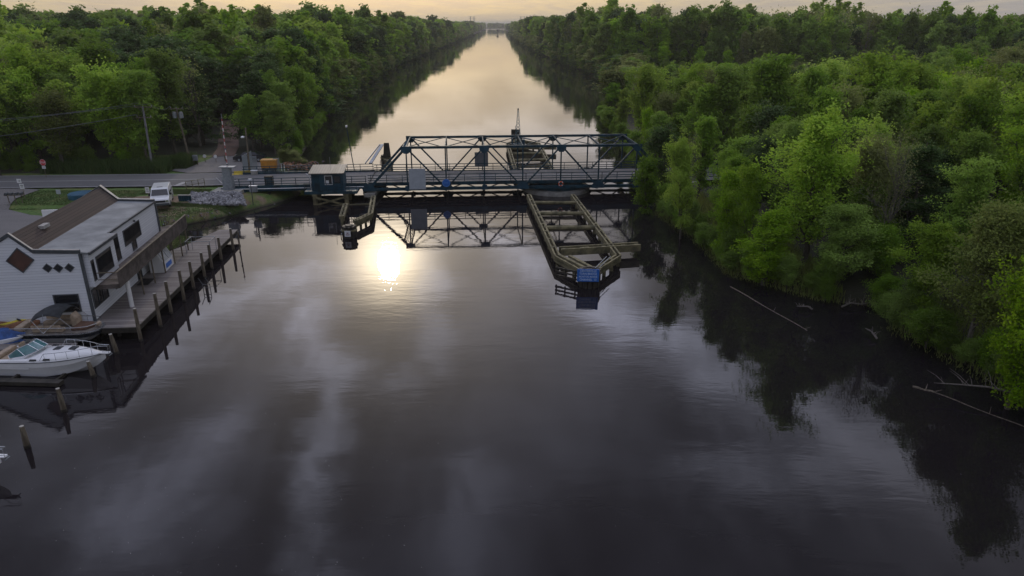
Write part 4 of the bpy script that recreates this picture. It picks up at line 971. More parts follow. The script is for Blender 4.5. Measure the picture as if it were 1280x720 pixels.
C2.scale = (.8, .8, .8)
def pontoon_boat(loc, rz, label):
    e = empty('deck_boat', loc, label, 'deck boat', rz); L = 7.2; B = 2.5
    ol = lambda w_, x1: [(0, -w_), (x1-1.4, -w_), (x1-.5, -w_*.8), (x1, -w_*.38), (x1+.1, 0), (x1, w_*.38), (x1-.5, w_*.8), (x1-1.4, w_), (0, w_)]
    b = MB(); lo = [(x, y, .05) for x, y in ol(B/2-.35, L-.9)]; hi_ = [(x, y, .55) for x, y in ol(B/2, L)]; b.loft([lo, hi_]); b.build('hull', M['white'], e)
    b = MB(); b.loft([[(x, y, .552) for x, y in ol(B/2+.01, L+.01)], [(x, y, .82) for x, y in ol(B/2+.03, L+.04)]]); b.build('dark_hull_band', M['carblack'], e)
    b = MB(); b.loft([[(x, y, .82) for x, y in ol(B/2+.04, L+.06)], [(x, y, .90) for x, y in ol(B/2+.04, L+.06)]]); b.build('gunwale', M['alu'], e)
    b = MB(); b.prism(ol(B/2-.12, L-.15), 'z', .90, .915); b.build('deck_floor', mat('cockpit_floor', (.16, .14, .12), .8, .3, 3), e)
    # padded bow lounge and side benches
    pts = [Vector((x, y, 1.2)) for x, y in ol(B/2-.2, L-.25)]
    sm = []
    for a, c2_ in zip(pts, pts[1:]):
        for k in range(4): sm.append(a.lerp(c2_, k/4))
    b = MB(); b.tube(sm[14:-14]+[], .17, 10); b.build('bow_cushion', M['tan'], e, smooth=True)
    b = MB(); b.prism([(L-2.2, -.75), (L-1.0, -.62), (L-.55, 0), (L-1.0, .62), (L-2.2, .75)], 'z', .92, 1.12); b.build('sun_pad', mat('brown_vinyl', (.13, .07, .045), .6), e, bevel=.04)
    for s_ in (-1, 1):
        b = MB(); b.box(1.8, 4.4, s_*.72-.26, s_*.72+.26, .92, 1.18); b.box(1.8, 4.4, s_*1.02-.07, s_*1.02+.07, 1.18, 1.5); b.build('bench', M['tan'], e, bevel=.05)
    b = MB(); b.box(4.5, 5.0, .15, .95, .92, 1.55); b.hexa([(4.45, .15, 1.55), (4.9, .15, 1.55), (4.9, .95, 1.55), (4.45, .95, 1.55), (4.6, .2, 1.9), (4.65, .2, 1.9), (4.65, .9, 1.9), (4.6, .9, 1.9)]); b.build('console', M['tan'], e, bevel=.02)
    b = MB(); b.box(.2, .9, -.9, .9, .92, 1.3); b.build('stern_seat', M['tan'], e, bevel=.05)
    b = MB()
    for s_ in (-1, 1):
        b.tube([(.1, s_*(B/2-.05), 1.35), (L-1.5, s_*(B/2-.05), 1.35), (L-.6, s_*(B/2-.28), 1.35), (L-.1, s_*.4, 1.35)], .022, 6)
        for x in (.1, 1.4, 2.7, 4.0, 5.3): b.tube([(x, s_*(B/2-.05), .9), (x, s_*(B/2-.05), 1.35)], .018, 5)
    b.build('rail', M['alu'], e)
    # bimini top: cambered canvas on bent bows, tipped back
    b = MB(); rows = []
    for i in range(10):
        t_ = i/9; x = 2.0+2.6*t_; zc = 1.9+.75*math.sin(math.pi*(.12+.62*t_))
        rows.append([(x, yv, zc-.32*abs(yv/1.15)**2.5) for yv in np.linspace(-1.15, 1.15, 11)]+[(x, yv, zc-.04-.32*abs(yv/1.15)**2.5) for yv in np.linspace(1.15, -1.15, 11)])
    b.loft(rows); bt = b.build('bimini_top', M['canvas'], e, smooth=True)
    b = MB()
    for x1, z1 in ((2.05, 2.1), (3.2, 2.5), (4.55, 2.15)):
        for s_ in (-1, 1): b.tube([(2.9, s_*(B/2-.05), .95), (x1, s_*1.14, z1-.1)], .022, 6)
    for s_ in (-1, 1): b.tube([(5.5, s_*(B/2-.05), 1.3), (4.55, s_*1.14, 2.1)], .015, 5)
    b.build('bimini_bow', M['alu'], bt)
    return e
q = gp(127, 412, .9)
DB = pontoon_boat((q.x-5.7, q.y-.15, .22), R(2.5), 'open deck boat with tan seats and raised dark canopy beside the dock')
DB.scale = (.79, .92, .95)
# covered boat with blue tarp, and yellow and tan gear further in
te = empty('tarped_boat', gp(36, 429, .6)+Vector((-5.4, .2, -.45)), 'small boat wrapped in bright blue tarpaulin left of the deck boat', 'covered boat', R(4))
b = MB(); b.loft(hull_rings(5.2, 1.9, .65, sheer=.2)); b.build('hull', M['white'], te)
b = MB(); rows = []
for i in range(14):
    t_ = i/13; x = -.1+5.1*t_; w_ = 1.02*(1-max(0, (t_-.45)/.55)**2.2)+.02; zc = .75+.75*math.sin(math.pi*(.15+.75*t_))+.05*math.sin(i*2.1)
    rows.append([(x, w_*a, zc-(zc-.45)*abs(a)**1.5-.06*math.sin(i*1.7+a*5)*(abs(a) < .99)) for a in np.linspace(-1, 1, 13)])
b.loft(rows, close=False, cap=False); b.build('tarpaulin', M['tarp'], te, smooth=True, fix=False)
ye = empty('yellow_kayak', gp(28, 409, 1.0)+Vector((0, .5, 0)), 'slim yellow kayak lying on the bank in front of the white wall', 'kayak', R(28))
b = MB(); b.tube([(-1.6, 0, .3), (-1.2, 0, .22), (-.4, 0, .2), (.5, 0, .2), (1.3, 0, .22), (1.7, 0, .3)], [.03, .15, .26, .26, .15, .03], 12); b.build('hull', mat('yellow_plastic', (.62, .5, .03), .5), ye, smooth=True)
b = MB(); b.tube([(-.35, 0, .43), (-.35+.02, 0, .47)], .2, 14); b.build('cockpit', M['black'], ye)
oe = empty('canvas_bundle', gp(8, 412, .8)+Vector((0, .2, -.2)), 'orange brown canvas bundle on the bank at the left edge', 'canvas bundle', R(5))
b = MB(); rows = []
for i in range(16):
    x = -2.4+4.6*i/15; rows.append([(x, .75*math.cos(a)*(1+.12*math.sin(i*1.3+a*3)), .35+.42*math.sin(a)*(1+.15*math.sin(i*.9+a*2))) for a in [2*math.pi*k/14 for k in range(14)]])
b.loft(rows); b.build('canvas', mat('orange_brown_canvas', (.22, .10, .05), .9, .4, 3, bump=.02), oe, smooth=True)
b = MB()
for k in range(5): b.bar((-1.8+k*.9, -.8, .1), (-1.5+k*.9, .9, .85), .06)
b.build('strap', M['tan'], oe)
# finger pier between the slips
fp = empty('finger_pier', gp(2, 424, .7), 'narrow dark timber finger pier between the moored boats', 'pier', R(2))
b = MB(); b.box(-7, 4.6, -.5, .4, .58, .68)
for k in range(6): b.tube([(-6+k*2, -.4, -1.5), (-6+k*2, -.4, .58)], .1, 8); b.tube([(-6+k*2, .3, -1.5), (-6+k*2, .3, .58)], .1, 8)
b.build('planks', M['dock'], fp)
fp.location = (-34.5, 42.9, 0)
# dark dock in front of the cruiser
lw = empty('boat_lift', (-33.2, 38.9, 0), 'dark timber boat lift beam just above the water below the cruiser', 'boat lift', R(-3))
b = MB(); b.box(-5, 5.0, -.25, .25, .05, .3); b.box(-5, 5.0, 2.9, 3.3, .05, .3)
for k in range(4): b.box(-4.5+k*2.9, -4.3+k*2.9, .25, 2.9, .0, .16)
b.build('lift_beam', M['timber_dark'], lw)

# ------------------------------------------------------------------ van
vr, vf = gp(206.5, 247, 1.35), gp(201, 262.5, 1.25); vd = (vf-vr).normalized(); vang = math.atan2(vd.y, vd.x)
vc_ = (vr+vf)/2; ve = empty('passenger_van', (vc_.x, vc_.y, 1.33), 'white full size passenger van parked on the worn grass', 'van', vang)
for k in range(3): pass
def side_prof(): return [(-2.75, .38), (-2.8, .9), (-2.72, 1.35), (-2.62, 1.92), (-2.4, 2.06), (.75, 2.06), (1.0, 1.98), (1.72, 1.28), (2.62, 1.12), (2.78, .98), (2.82, .42), (2.3, .34), (-2.3, .34)]
b = MB(); sp_ = side_prof(); rings = []
for yv, ins in ((-1.0, .0), (-.98, .0), (0, 0), (.98, 0), (1.0, 0)):
    rings.append([(x, yv*(.86+.14*max(0, min(1, (2.2-z)/.95))) if z > 1.25 else yv, z) for x, z in sp_])
b.loft(rings); b.build('body', M['vanwhite'], ve, bevel=.035)
b = MB()
b.hexa([(1.08, -.80, 1.90), (1.08, .80, 1.90), (1.64, .90, 1.36), (1.64, -.90, 1.36), (1.115, -.80, 1.935), (1.115, .80, 1.935), (1.69, .90, 1.375), (1.69, -.90, 1.375)])
b.build('windscreen', M['glass'], ve)
for s_ in (-1, 1):
    for (x0, x1, x2, x3) in ((.15, 1.45, .95, .15), (-1.05, .02, .02, -1.05), (-2.45, -1.18, -1.18, -2.38)):
        b = MB(); y0, y1 = s_*.985, s_*.885
        b.hexa([(x0, y0-s_*.03, 1.33), (x1, y0-s_*.03, 1.33), (x2, y1-s_*.03, 1.86), (x3, y1-s_*.03, 1.86), (x0, y0+s_*.012, 1.33), (x1, y0+s_*.012, 1.33), (x2, y1+s_*.012, 1.86), (x3, y1+s_*.012, 1.86)]); b.build('side_window', M['glass'], ve)
    b = MB(); b.hexa([(1.15, s_*1.0, 1.25), (1.25, s_*1.0, 1.25), (1.25, s_*1.22, 1.28), (1.15, s_*1.22, 1.28), (1.15, s_*1.0, 1.5), (1.25, s_*1.0, 1.5), (1.25, s_*1.22, 1.52), (1.15, s_*1.22, 1.52)]); b.build('wing_mirror', M['black'], ve)
    b = MB(); b.box(2.80, 2.835, s_*.78-.14, s_*.78+.14, .78, 1.0); b.build('headlight', M['alu'], ve)
    for x in (-1.75, 1.75):
        b = MB(); b.tube([(x, s_*.80, .37), (x, s_*1.02, .37)], .37, 20); w_ = b.build('wheel', M['black'], ve)
        b = MB(); b.tube([(x, s_*1.02, .37), (x, s_*1.035, .37)], .2, 16); b.build('rim', M['galv'], w_)
b = MB(); b.box(2.80, 2.83, -.6, .6, .75, .98); b.build('grille', M['black'], ve)
b = MB(); b.box(2.8, 2.93, -1.0, 1.0, .42, .66); b.box(-2.93, -2.79, -1.0, 1.0, .42, .64); b.build('bumper', M['dgrey'], ve, bevel=.02)
b = MB(); b.hexa([(-2.69, -.75, 1.38), (-2.69, .75, 1.38), (-2.60, .7, 1.84), (-2.60, -.7, 1.84), (-2.73, -.75, 1.38), (-2.73, .75, 1.38), (-2.645, .7, 1.84), (-2.645, -.7, 1.84)]); b.build('rear_window', M['glass'], ve)
b = MB(); b.box(.2, .42, -.3, .3, 2.055, 2.09); b.build('roof_marker', M['dgrey'], ve)

# ------------------------------------------------------------------ dark car by the wood
q = gp(309, 200, 1.95); ce = empty('parked_car', (q.x, q.y+1.2, 1.99), 'dark parked car half hidden behind the grey mesh fence', 'car', R(186))
b = MB(); pf = [(-2.3, .35), (-2.35, .85), (-2.1, 1.0), (-1.5, 1.05), (-.9, 1.45), (.5, 1.47), (1.15, 1.02), (2.1, .88), (2.3, .7), (2.3, .35)]
b.loft([[(x, yv*(1 if z < 1.06 else .78), z) for x, z in pf] for yv in (-.88, -.86, 0, .86, .88)]); b.build('body', M['carblack'], ce, bevel=.03)
for s_ in (-1, 1):
    b = MB(); b.hexa([(-1.3, s_*.84, 1.08), (.98, s_*.84, 1.08), (.45, s_*.70, 1.40), (-.85, s_*.70, 1.40), (-1.3, s_*.88, 1.08), (.98, s_*.88, 1.08), (.45, s_*.73, 1.40), (-.85, s_*.73, 1.40)]); b.build('side_window', M['glass'], ce)
    for x in (-1.45, 1.4):
        b = MB(); b.tube([(x, s_*.7, .32), (x, s_*.9, .32)], .32, 16); w_ = b.build('wheel', M['black'], ce)
        b = MB(); b.tube([(x, s_*.9, .32), (x, s_*.91, .32)], .18, 12); b.build('rim', M['galv'], w_)
    b = MB(); b.box(2.28, 2.32, s_*.62-.16, s_*.62+.16, .66, .78); b.build('headlight', M['alu'], ce)
b = MB(); b.hexa([(.56, -.66, 1.42), (.56, .66, 1.42), (1.14, .8, 1.06), (1.14, -.8, 1.06), (.6, -.66, 1.45), (.6, .66, 1.45), (1.18, .8, 1.08), (1.18, -.8, 1.08)]); b.build('windscreen', M['glass'], ce)

# ------------------------------------------------------------------ crossing gate and its cabinet
gb = gp(287, 238, 1.6); gt0 = yp(284, 207, gb.y); gt1 = yp(277, 147, gb.y+1.0)
ge = empty('crossing_gate', (gb.x, gb.y, 1.6), 'raised red and white crossing gate arm on a grey cabinet beside the road', 'barrier')
o_ = Vector(ge.location)
b = MB(); b.box(-1.9, 1.7, -1.4, 1.3, -.9, .12); b.build('foundation', M['concrete'], ge, bevel=.03)
b = MB(); hC = gt0.z-1.6-.1; b.box(-.62, .62, -.4, .4, .12, hC*.62); b.box(-.5, .5, -.35, .35, hC*.62, hC-.12); b.build('cabinet', M['galv'], ge, bevel=.03)
b = MB(); b.box(-.8, 1.1, -.5, .5, hC-.12, hC); b.build('cabinet_cap', M['galv'], ge, bevel=.01)
b = MB(); b.box(-.45, .45, -.43, -.40, .4, hC*.58); b.build('cabinet_door', M['galv'], ge, bevel=.008)
am = bpy.data.materials.new('red_white_arm'); am.use_nodes = True; t = N(am.node_tree); t.n.clear()
sp = t.add('ShaderNodeSeparateXYZ'); t.put(sp.inputs[0], t.add('ShaderNodeTexCoord').outputs['Object'])
f_ = t.math('GREATER_THAN', t.math('FRACT', t.math('MULTIPLY', t.math('ADD', sp.outputs[2], t.math('MULTIPLY', sp.outputs[0], .8)), 1.25)), .5)
p = t.add('ShaderNodeBsdfPrincipled', {'Base Color': t.mix(f_, (.62, .60, .58, 1), (.36, .05, .05, 1)), 'Roughness': .5}); o = t.add('ShaderNodeOutputMaterial'); t.l.new(p.outputs[0], o.inputs[0])
b = MB(); b.bar(gt0-o_+Vector((0, 0, -.1)), gt1-o_, .10, .08); b.build('barrier_arm', am, ge)
b = MB()
A, B = gt0-o_, gt1-o_
for k in (.02, .35, .68, .985): q = A.lerp(B, k); b.tube([q-Vector((.1, 0, 0)), q+Vector((.1, 0, 0))], .09, 8)
b.build('arm_light', M['dgrey'], ge)
b = MB(); b.box(-.05, .05, -.05, .05, 0, .01) if False else b.tube([gt1-o_, gt1-o_+Vector((0, 0, .45))], .03, 5); b.build('arm_tip', M['galv'], ge)

# ------------------------------------------------------------------ utility poles, wires, lamps
def upole(base_px, zb, top_px, name, label, rad=.17):
    p0 = gp(*base_px, zb); p1 = yp(*top_px, p0.y); h_ = p1.z-zb
    e = empty(name, (p0.x, p0.y, zb), label, 'utility pole'); dx = (p1.x-p0.x)
    b = MB(); b.tube([(0, 0, -.3), (dx*.5, 0, h_*.5), (dx, 0, h_)], [rad, rad*.85, rad*.65], 10); b.build('pole', M['pile'] if name != 'utility_pole' else mat('grey_pole_wood', (.20, .20, .21), .8, .3, 2), e); return e, h_, dx
pa, ha, dxa = upole((191, 213), 1.75, (178, 131), 'utility_pole', 'grey utility pole with two crossarms and wires running left')
pax = Vector(pa.location)
b = MB(); b.bar((dxa*.97-1.2, 0, ha*.985), (dxa*.97+1.3, 0, ha*.985), .10, .13); b.bar((dxa*.8-1.1, 0, ha*.83), (dxa*.8+1.0, 0, ha*.83), .10, .13)
b.bar((dxa*.97-.9, .05, ha*.985), (dxa*.9, .05, ha*.90), .05); b.bar((dxa*.97+.9, .05, ha*.985), (dxa*.9, .05, ha*.90), .05); b.build('crossarm', M['pile'], pa)
b = MB()
for x, z in ((-1.1, .985), (0, 1.0), (1.2, .985), (-1.0, .83), (.9, .83)): b.tube([(dxa*z+x, 0, ha*z+.05), (dxa*z+x, 0, ha*z+.30)], .05, 8)
build_split(b, 'insulator', M['concrete'], pa)
pb2, hb, dxb = upole((239, 205), 1.8, (220, 134), 'transformer_pole', 'utility pole carrying two pale transformer cans near the track')
b = MB(); b.bar((dxb-.9, 0, hb*.985), (dxb+1.0, 0, hb*.985), .1, .12); b.build('crossarm', M['pile'], pb2)
for x in (-.45, .5):
    b = MB(); b.tube([(dxb*.88+x, -.1, hb*.83), (dxb*.88+x, -.1, hb*.92)], .30, 14); b.tube([(dxb*.88+x, -.1, hb*.92), (dxb*.88+x, -.1, hb*.935)], .22, 10); b.build('transformer', M['galv'], pb2)
b = MB()
for x in (-.8, 0, .9): b.tube([(dxb+x, 0, hb*.985+.06), (dxb+x, 0, hb*.985+.3)], .045, 7)
build_split(b, 'insulator', M['concrete'], pb2)
ut = empty('meter_box', Vector(pb2.location)+Vector((.9, -.4, 0)), 'pale meter box on a stand at the foot of the transformer pole', 'meter box')
b = MB(); b.box(-.35, .35, -.15, .15, .7, 1.5); b.build('box', M['galv'], ut, bevel=.02)
b = MB(); b.box(-.3, -.22, -.04, .04, 0, .7); b.box(.22, .3, -.04, .04, 0, .7); b.build('leg', M['pile'], ut)
def wire(name, A, B, sag, label, grp=None, rad=.022):
    A, B = Vector(A), Vector(B); b = MB(); n = 24
    b.tube([A.lerp(B, i/n)-Vector((0, 0, sag*4*(i/n)*(1-i/n)))-A for i in range(n+1)], rad, 5)
    o = b.build(name, M['wire'], None); o.location = A; tag(o, label, 'cable', grp); return o
top = Vector(pa.location)+Vector((dxa*.985, 0, ha*.985+.3)); low = Vector(pa.location)+Vector((dxa*.83, 0, ha*.83+.25))
E1_ = yp(-30, 168, 90); E2_ = yp(-30, 164, 93)
wire('power_cable', top+Vector((-1.1, 0, 0)), E1_+Vector((-25, -8, 1.5)), 1.2, 'lowest of the three thin cables leaving the top crossarm', 'upper power cables')
wire('power_cable', top+Vector((0, 0, .15)), E1_+Vector((-25, -7, 1.9)), 1.2, 'middle of the three thin cables leaving the top crossarm', 'upper power cables')
wire('power_cable', top+Vector((1.2, 0, 0)), E1_+Vector((-25, -6, 2.3)), 1.2, 'upper of the three thin cables leaving the top crossarm', 'upper power cables')
wire('telephone_cable', low+Vector((-1.0, 0, 0)), yp(-30, 192, 92)+Vector((-25, -8, .8)), 1.0, 'thick lower cable leaving the second crossarm to the left', None, .04)
wire('span_cable', top+Vector((1.2, 0, -.1)), Vector(pb2.location)+Vector((dxb-.8, 0, hb*.985+.3)), .6, 'slack cable between the two utility poles')
def lamp(base_px, zb, top_px, arm_px, label, wood=True, name='street_light'):
    p0 = gp(*base_px, zb); p1 = yp(*top_px, p0.y); h_ = p1.z-zb; dx = p1.x-p0.x
    e = empty(name, (p0.x, p0.y, zb), label, 'street light')
    b = MB(); b.tube([(0, 0, -.2), (dx, 0, h_)], [.16, .10] if wood else [.07, .05], 9); b.build('pole', M['pile'] if wood else M['steel'], e)
    a_ = yp(*arm_px, p0.y)-Vector(e.location); t_ = (a_.z+.15)/h_
    b = MB(); b.tube([(dx*t_, 0, a_.z-.15), ((dx*t_+a_.x)/2, -.1, a_.z+.1), (a_.x, -.2, a_.z+.08)], .035, 6); b.build('arm', M['galv'], e)
    b = MB(); b.tube([(a_.x, -.2, a_.z+.12), (a_.x, -.2, a_.z), (a_.x, -.2, a_.z-.14)], [.12, .26, .20], 12); b.build('lamp_head', M['white_paint'], e)
    return e
lamp((312, 215), 1.95, (306.5, 158), (303.5, 169), 'wooden pole with a white lamp head beside the orange generator')
q = bp_(-3.0, 8.7, 1.95); e = empty('signal_light', q, 'thin dark pole with a small lamp beyond the hut', 'light pole')
tp = yp(433, 159, q.y); b = MB(); b.tube([(0, 0, -.2), (tp.x-q.x, 0, tp.z-q.z)], .06, 8); b.build('pole', M['steel'], e)
b = MB(); b.tube([(tp.x-q.x, 0, tp.z-q.z), (tp.x-q.x, 0, tp.z-q.z+.25)], .14, 8); b.build('lamp_head', M['white_paint'], e)
p0 = gp(314.5, 240, 2.0); e = empty('signal_post', (p0.x, p0.y, 2.0), 'thin dark post with a small flat cap beside the bins', 'signal post')
tp = yp(313.5, 209, p0.y); b = MB(); b.tube([(0, 0, -1), (0, 0, tp.z-2)], .05, 8); b.build('post', M['dgrey'], e)
b = MB(); b.tube([(0, 0, tp.z-2.0), (0, 0, tp.z-1.85)], [.32, .22], 12); b.build('cap', M['galv'], e)

# ------------------------------------------------------------------ signs along the road
q = gp(58, 222, 1.65); e = empty('stop_sign', q, 'red octagonal stop sign with small white plate at the wood edge', 'sign', R(-6))
tp = yp(54, 204, q.y); zc = tp.z-q.z; b = MB(); b.tube([(0, .03, -.2), (0, .03, zc+.3)], .035, 6); b.build('post', M['pile'], e)
b = MB(); oc = [(math.cos(math.pi/8+k*math.pi/4), math.sin(math.pi/8+k*math.pi/4)) for k in range(8)]
b.loft([[(x*.46, -.03, zc+z*.46) for x, z in oc], [(x*.46, -.01, zc+z*.46) for x, z in oc]]); b.build('sign_face', M['red'], e)
b = MB(); b.loft([[(x*.45, -.034, zc+z*.45) for x, z in oc], [(x*.42, -.034, zc+z*.42) for x, z in oc]], cap=False); b.build('border', M['white_paint'], e, fix=False)
textmesh('lettering', 'STOP', .34, M['white_paint'], facing((0, -.036, zc)), e, .9)
b = MB(); b.box(-.26, .26, -.03, -.01, zc-.82, zc-.5); b.build('plate', M['white_paint'], e)
b = MB(); b.box(-.18, .18, -.036, -.031, zc-.70, zc-.67); b.box(-.18, .18, -.036, -.031, zc-.62, zc-.59); b.build('print', M['dgrey'], e)
def small_sign(base_px, zb, w_, h_, z0, label, m, printed=None, name='road_sign', yaw=0):
    q = gp(*base_px, zb); e = empty(name, q, label, 'sign', yaw); b = MB(); b.tube([(0, .03, -.2), (0, .03, z0+h_*.9)], .035, 6); b.build('post', M['pile'], e)
    b = MB(); b.box(-w_/2, w_/2, -.03, -.01, z0, z0+h_); b.build('sign_face', m, e, bevel=.006)
    if printed:
        b = MB()
        for (x0, x1, za, zb_) in printed: b.box(x0, x1, -.036, -.031, z0+za, z0+zb_)
        b.build('print', M['dgrey'], e)
    return e
small_sign((31, 247, )if False else (31, 247), 1.5, .55, .62, 1.15, 'white notice board on a post beside the mailboxes', M['white_paint'], [(-.18, .18, .4, .47), (-.15, .15, .22, .28)])
q = gp(31, 247, 1.5); e = empty('bulletin_board', q+Vector((-.12, -.02, 1.8)), 'small white plate above the notice board by the mailboxes', 'sign'); b = MB(); b.box(-.3, .2, -.03, 0, 0, .5); b.build('plate', M['white_paint'], e); b = MB(); b.box(-.1, .1, -.035, -.031, .2, .3); b.build('print', M['dgrey'], e)
small_sign((74.5, 246), 1.5, .55, .55, .4, 'low grey sign standing in the grass bed by the blue pool', M['signgrey'], None, 'yard_sign')
small_sign((186, 247), 1.35, .5, .75, .45, 'small white sign on the grass left of the van', M['white_paint'], [(-.15, .15, .5, .56), (-.15, .15, .36, .42), (-.15, .15, .2, .25)], 'yard_sign')
q = gp(20, 253, 1.45); e = empty('mailbox_stand', q, 'row of dark mailboxes on a wooden stand by the gravel', 'mailboxes', R(10))
b = MB()
for x in (-.7, 0, .7): b.tube([(x, 0, -.2), (x*1.05, 0, 1.0)], .05, 6)
b.box(-1.05, 1.05, -.2, .2, 1.0, 1.07); b.build('stand', M['pile'], e)
for x in (-.8, -.28, .28, .8):
    b = MB(); pr = [(-.14, 1.072)]+[(math.cos(a)*.14, 1.22+math.sin(a)*.13) for a in np.linspace(math.pi, 0, 9)]+[(.14, 1.072)]
    b.prism([(p_[0]+x, p_[1]) for p_ in pr], 'y', -.28, .28); b.build('mailbox', M['dgrey'], e)
for (px, py), l_ in (((256.5, 200), 'left white round reflector beside the dirt track'), ((270, 200.5), 'right white round reflector beside the dirt track'), ((360, 198), 'white round reflector near the dry brush')):
    q = gp(px, py, 2.0); e = empty('reflector_post', q, l_, 'reflector'); b = MB(); b.tube([(0, 0, -.2), (0, 0, .85)], .04, 6); b.build('post', M['pile'], e)
    b = MB(); b.tube([(0, -.03, .9), (0, -.06, .9)], .26, 14); b.build('disc', M['white_paint'], e)
q = gp(262, 199, 2.0); e = empty('cable_gate', q, 'low cable gate closing the dirt track', 'gate'); b = MB(); b.tube([(-3, .2, -.2), (-3, .2, .9)], .1, 8); b.tube([(2.3, .2, -.2), (2.3, .2, .9)], .1, 8); b.build('post', M['timber'], e)
b = MB(); b.tube([(-3+5.3*i/10, .2, .8-.25*math.sin(math.pi*i/10)) for i in range(11)], .03, 5); b.build('cable', M['wire'], e)

# ------------------------------------------------------------------ generator yard
q = gp(335, 214, 1.95); e = empty('orange_generator', (q.x, q.y+1.0, 1.95), 'orange generator housing on a dark trailer frame', 'generator', R(3))
b = MB(); b.box(-1.2, 1.2, -.75, .75, 1.25, 2.45); b.build('housing', M['orange'], e, bevel=.06)
b = MB(); b.box(-1.25, 1.25, -.8, .8, 2.45, 2.53); b.build('roof_panel', mat('pale_orange_panel', (.6, .33, .08), .5), e)
b = MB(); b.box(-1.15, 1.15, -.7, .7, .95, 1.25)
for x in (-1.0, -.3, .4, 1.0):
    for y in (-.6, .6): b.box(x-.07, x+.07, y-.07, y+.07, 0, .95)
b.box(-.8, -.45, -.78, .5, .25, .9); b.box(.1, .7, -.78, .5, .2, .95); b.build('frame', M['dgrey'], e)
b = MB(); b.box(-.1, .3, -.82, -.7, .3, .9); b.build('control_box', M['galv'], e); e.scale = (.88, .88, .88)
mm = bpy.data.materials.new('grey_chain_link'); mm.use_nodes = True; t = N(mm.node_tree); t.n.clear()
u = t.add('ShaderNodeTexCoord').outputs['Object']; sp = t.add('ShaderNodeSeparateXYZ'); t.put(sp.inputs[0], u)
a1 = t.math('FRACT', t.math('MULTIPLY', t.math('ADD', t.math('ADD', sp.outputs[0], sp.outputs[1]), sp.outputs[2]), 7)); a2 = t.math('FRACT', t.math('MULTIPLY', t.math('SUBTRACT', t.math('ADD', sp.outputs[0], sp.outputs[1]), sp.outputs[2]), 7))
al = t.math('MAXIMUM', t.math('LESS_THAN', a1, .32), t.math('LESS_THAN', a2, .32))
pz = t.add('ShaderNodeBsdfPrincipled', {'Base Color': (.26, .30, .33), 'Roughness': .5}); tr_ = t.add('ShaderNodeBsdfTransparent'); mx = t.add('ShaderNodeMixShader', {0: al, 1: tr_.outputs[0], 2: pz.outputs[0]}); o = t.add('ShaderNodeOutputMaterial'); t.l.new(mx.outputs[0], o.inputs[0])
def meshfence(p0, p1, h_, label):
    p0, p1 = Vector(p0), Vector(p1); e = empty('mesh_fence', p0, label, 'fence', math.atan2(p1.y-p0.y, p1.x-p0.x)); L = (p1-p0).length
    n = max(1, round(L/1.5)); b = MB()
    for k in range(n+1): b.tube([(L*k/n, 0, -.2), (L*k/n, 0, h_+.1)], .04, 6)
    build_split(b, 'post', M['galv'], e)
    b = MB(); b.tube([(0, 0, h_), (L, 0, h_)], .03, 6); b.tube([(0, 0, .1), (L, 0, .1)], .025, 6); b.build('rail', M['galv'], e)
    b = MB(); b.box(0.03, L-.03, -.006, .006, .08, h_); b.build('mesh', mm, e)
g0 = gp(304.5, 212, 1.95); g1 = gp(322, 212.5, 1.95); g2 = gp(343, 212.5, 1.95); g3 = gp(350, 212, 1.95)
meshfence(g0, g1, 2.2, 'left panel of the grey mesh fence round the generator')
meshfence(g2, g3, 2.4, 'right panel of the grey mesh fence round the generator')
meshfence(g0, g0+Vector((-.2, 4.2, 0)), 2.2, 'side panel of the grey mesh fence facing the track')
for px, l_ in ((351.5, 'left white marker post beside the dry brush'), (355, 'right white marker post beside the dry brush')):
    q = gp(px, 206, 1.9); e = empty('marker_post', q, l_, 'post'); b = MB(); b.tube([(0, 0, -.1), (0, 0, 1.0)], .08, 8); b.build('post', M['white_paint'], e); b = MB(); b.tube([(0, 0, .98), (0, 0, 1.05)], .1, 8); b.build('cap', M['galv'], e)
q = gp(301, 215.5, 2.05); e = empty('yellow_barrier', (q.x, q.y, 2.05), 'low yellow painted traffic barrier along the road', 'barrier', R(8))
b = MB(); b.prism([(-.3, 0), (.3, 0), (.12, .22), (.08, .5), (-.08, .5), (-.12, .22)], 'x', -.9, 2.2); b.build('barrier_body', M['yellow'], e, bevel=.02)
b = MB(); b.prism([(-.3, 0), (.3, 0), (.1, .14), (-.1, .14)], 'x', -2.0, -.95); b.build('kerb_end', M['yellow'], e)
q = gp(318, 216, 2.05); e = empty('white_box', q, 'small white utility box at the road edge', 'utility box'); b = MB(); b.box(-.4, .4, -.25, .25, 0, .6); b.build('box', M['concrete'], e, bevel=.02); b = MB(); b.box(-.45, .45, -.3, .3, .6, .66); b.build('lid', M['white_paint'], e)
q = gp(317, 238.5, 2.0); e = empty('equipment_box', (q.x, q.y, 2.15), 'pale grey equipment box on the bridge approach walk', 'equipment box'); b = MB(); b.box(-.45, .45, -.2, .2, 0, .75); b.build('box', M['galv'], e, bevel=.02); b = MB(); b.box(-.48, .48, -.23, .23, .75, .79); b.build('lid', M['white_paint'], e)
q = gp(353, 218.5, 2.2); e = empty('dark_cabinet', (q.x, q.y-5.2, 2.25), 'dark brown cabinet standing on the approach walk', 'cabinet'); b = MB(); b.box(-.55, .45, -.3, .3, 0, 1.25); b.build('cabinet_body', M['timber_dark'], e, bevel=.02); b = MB(); b.box(-.4, .3, -.33, -.3, .15, 1.1); b.build('door', M['dgrey'], e)
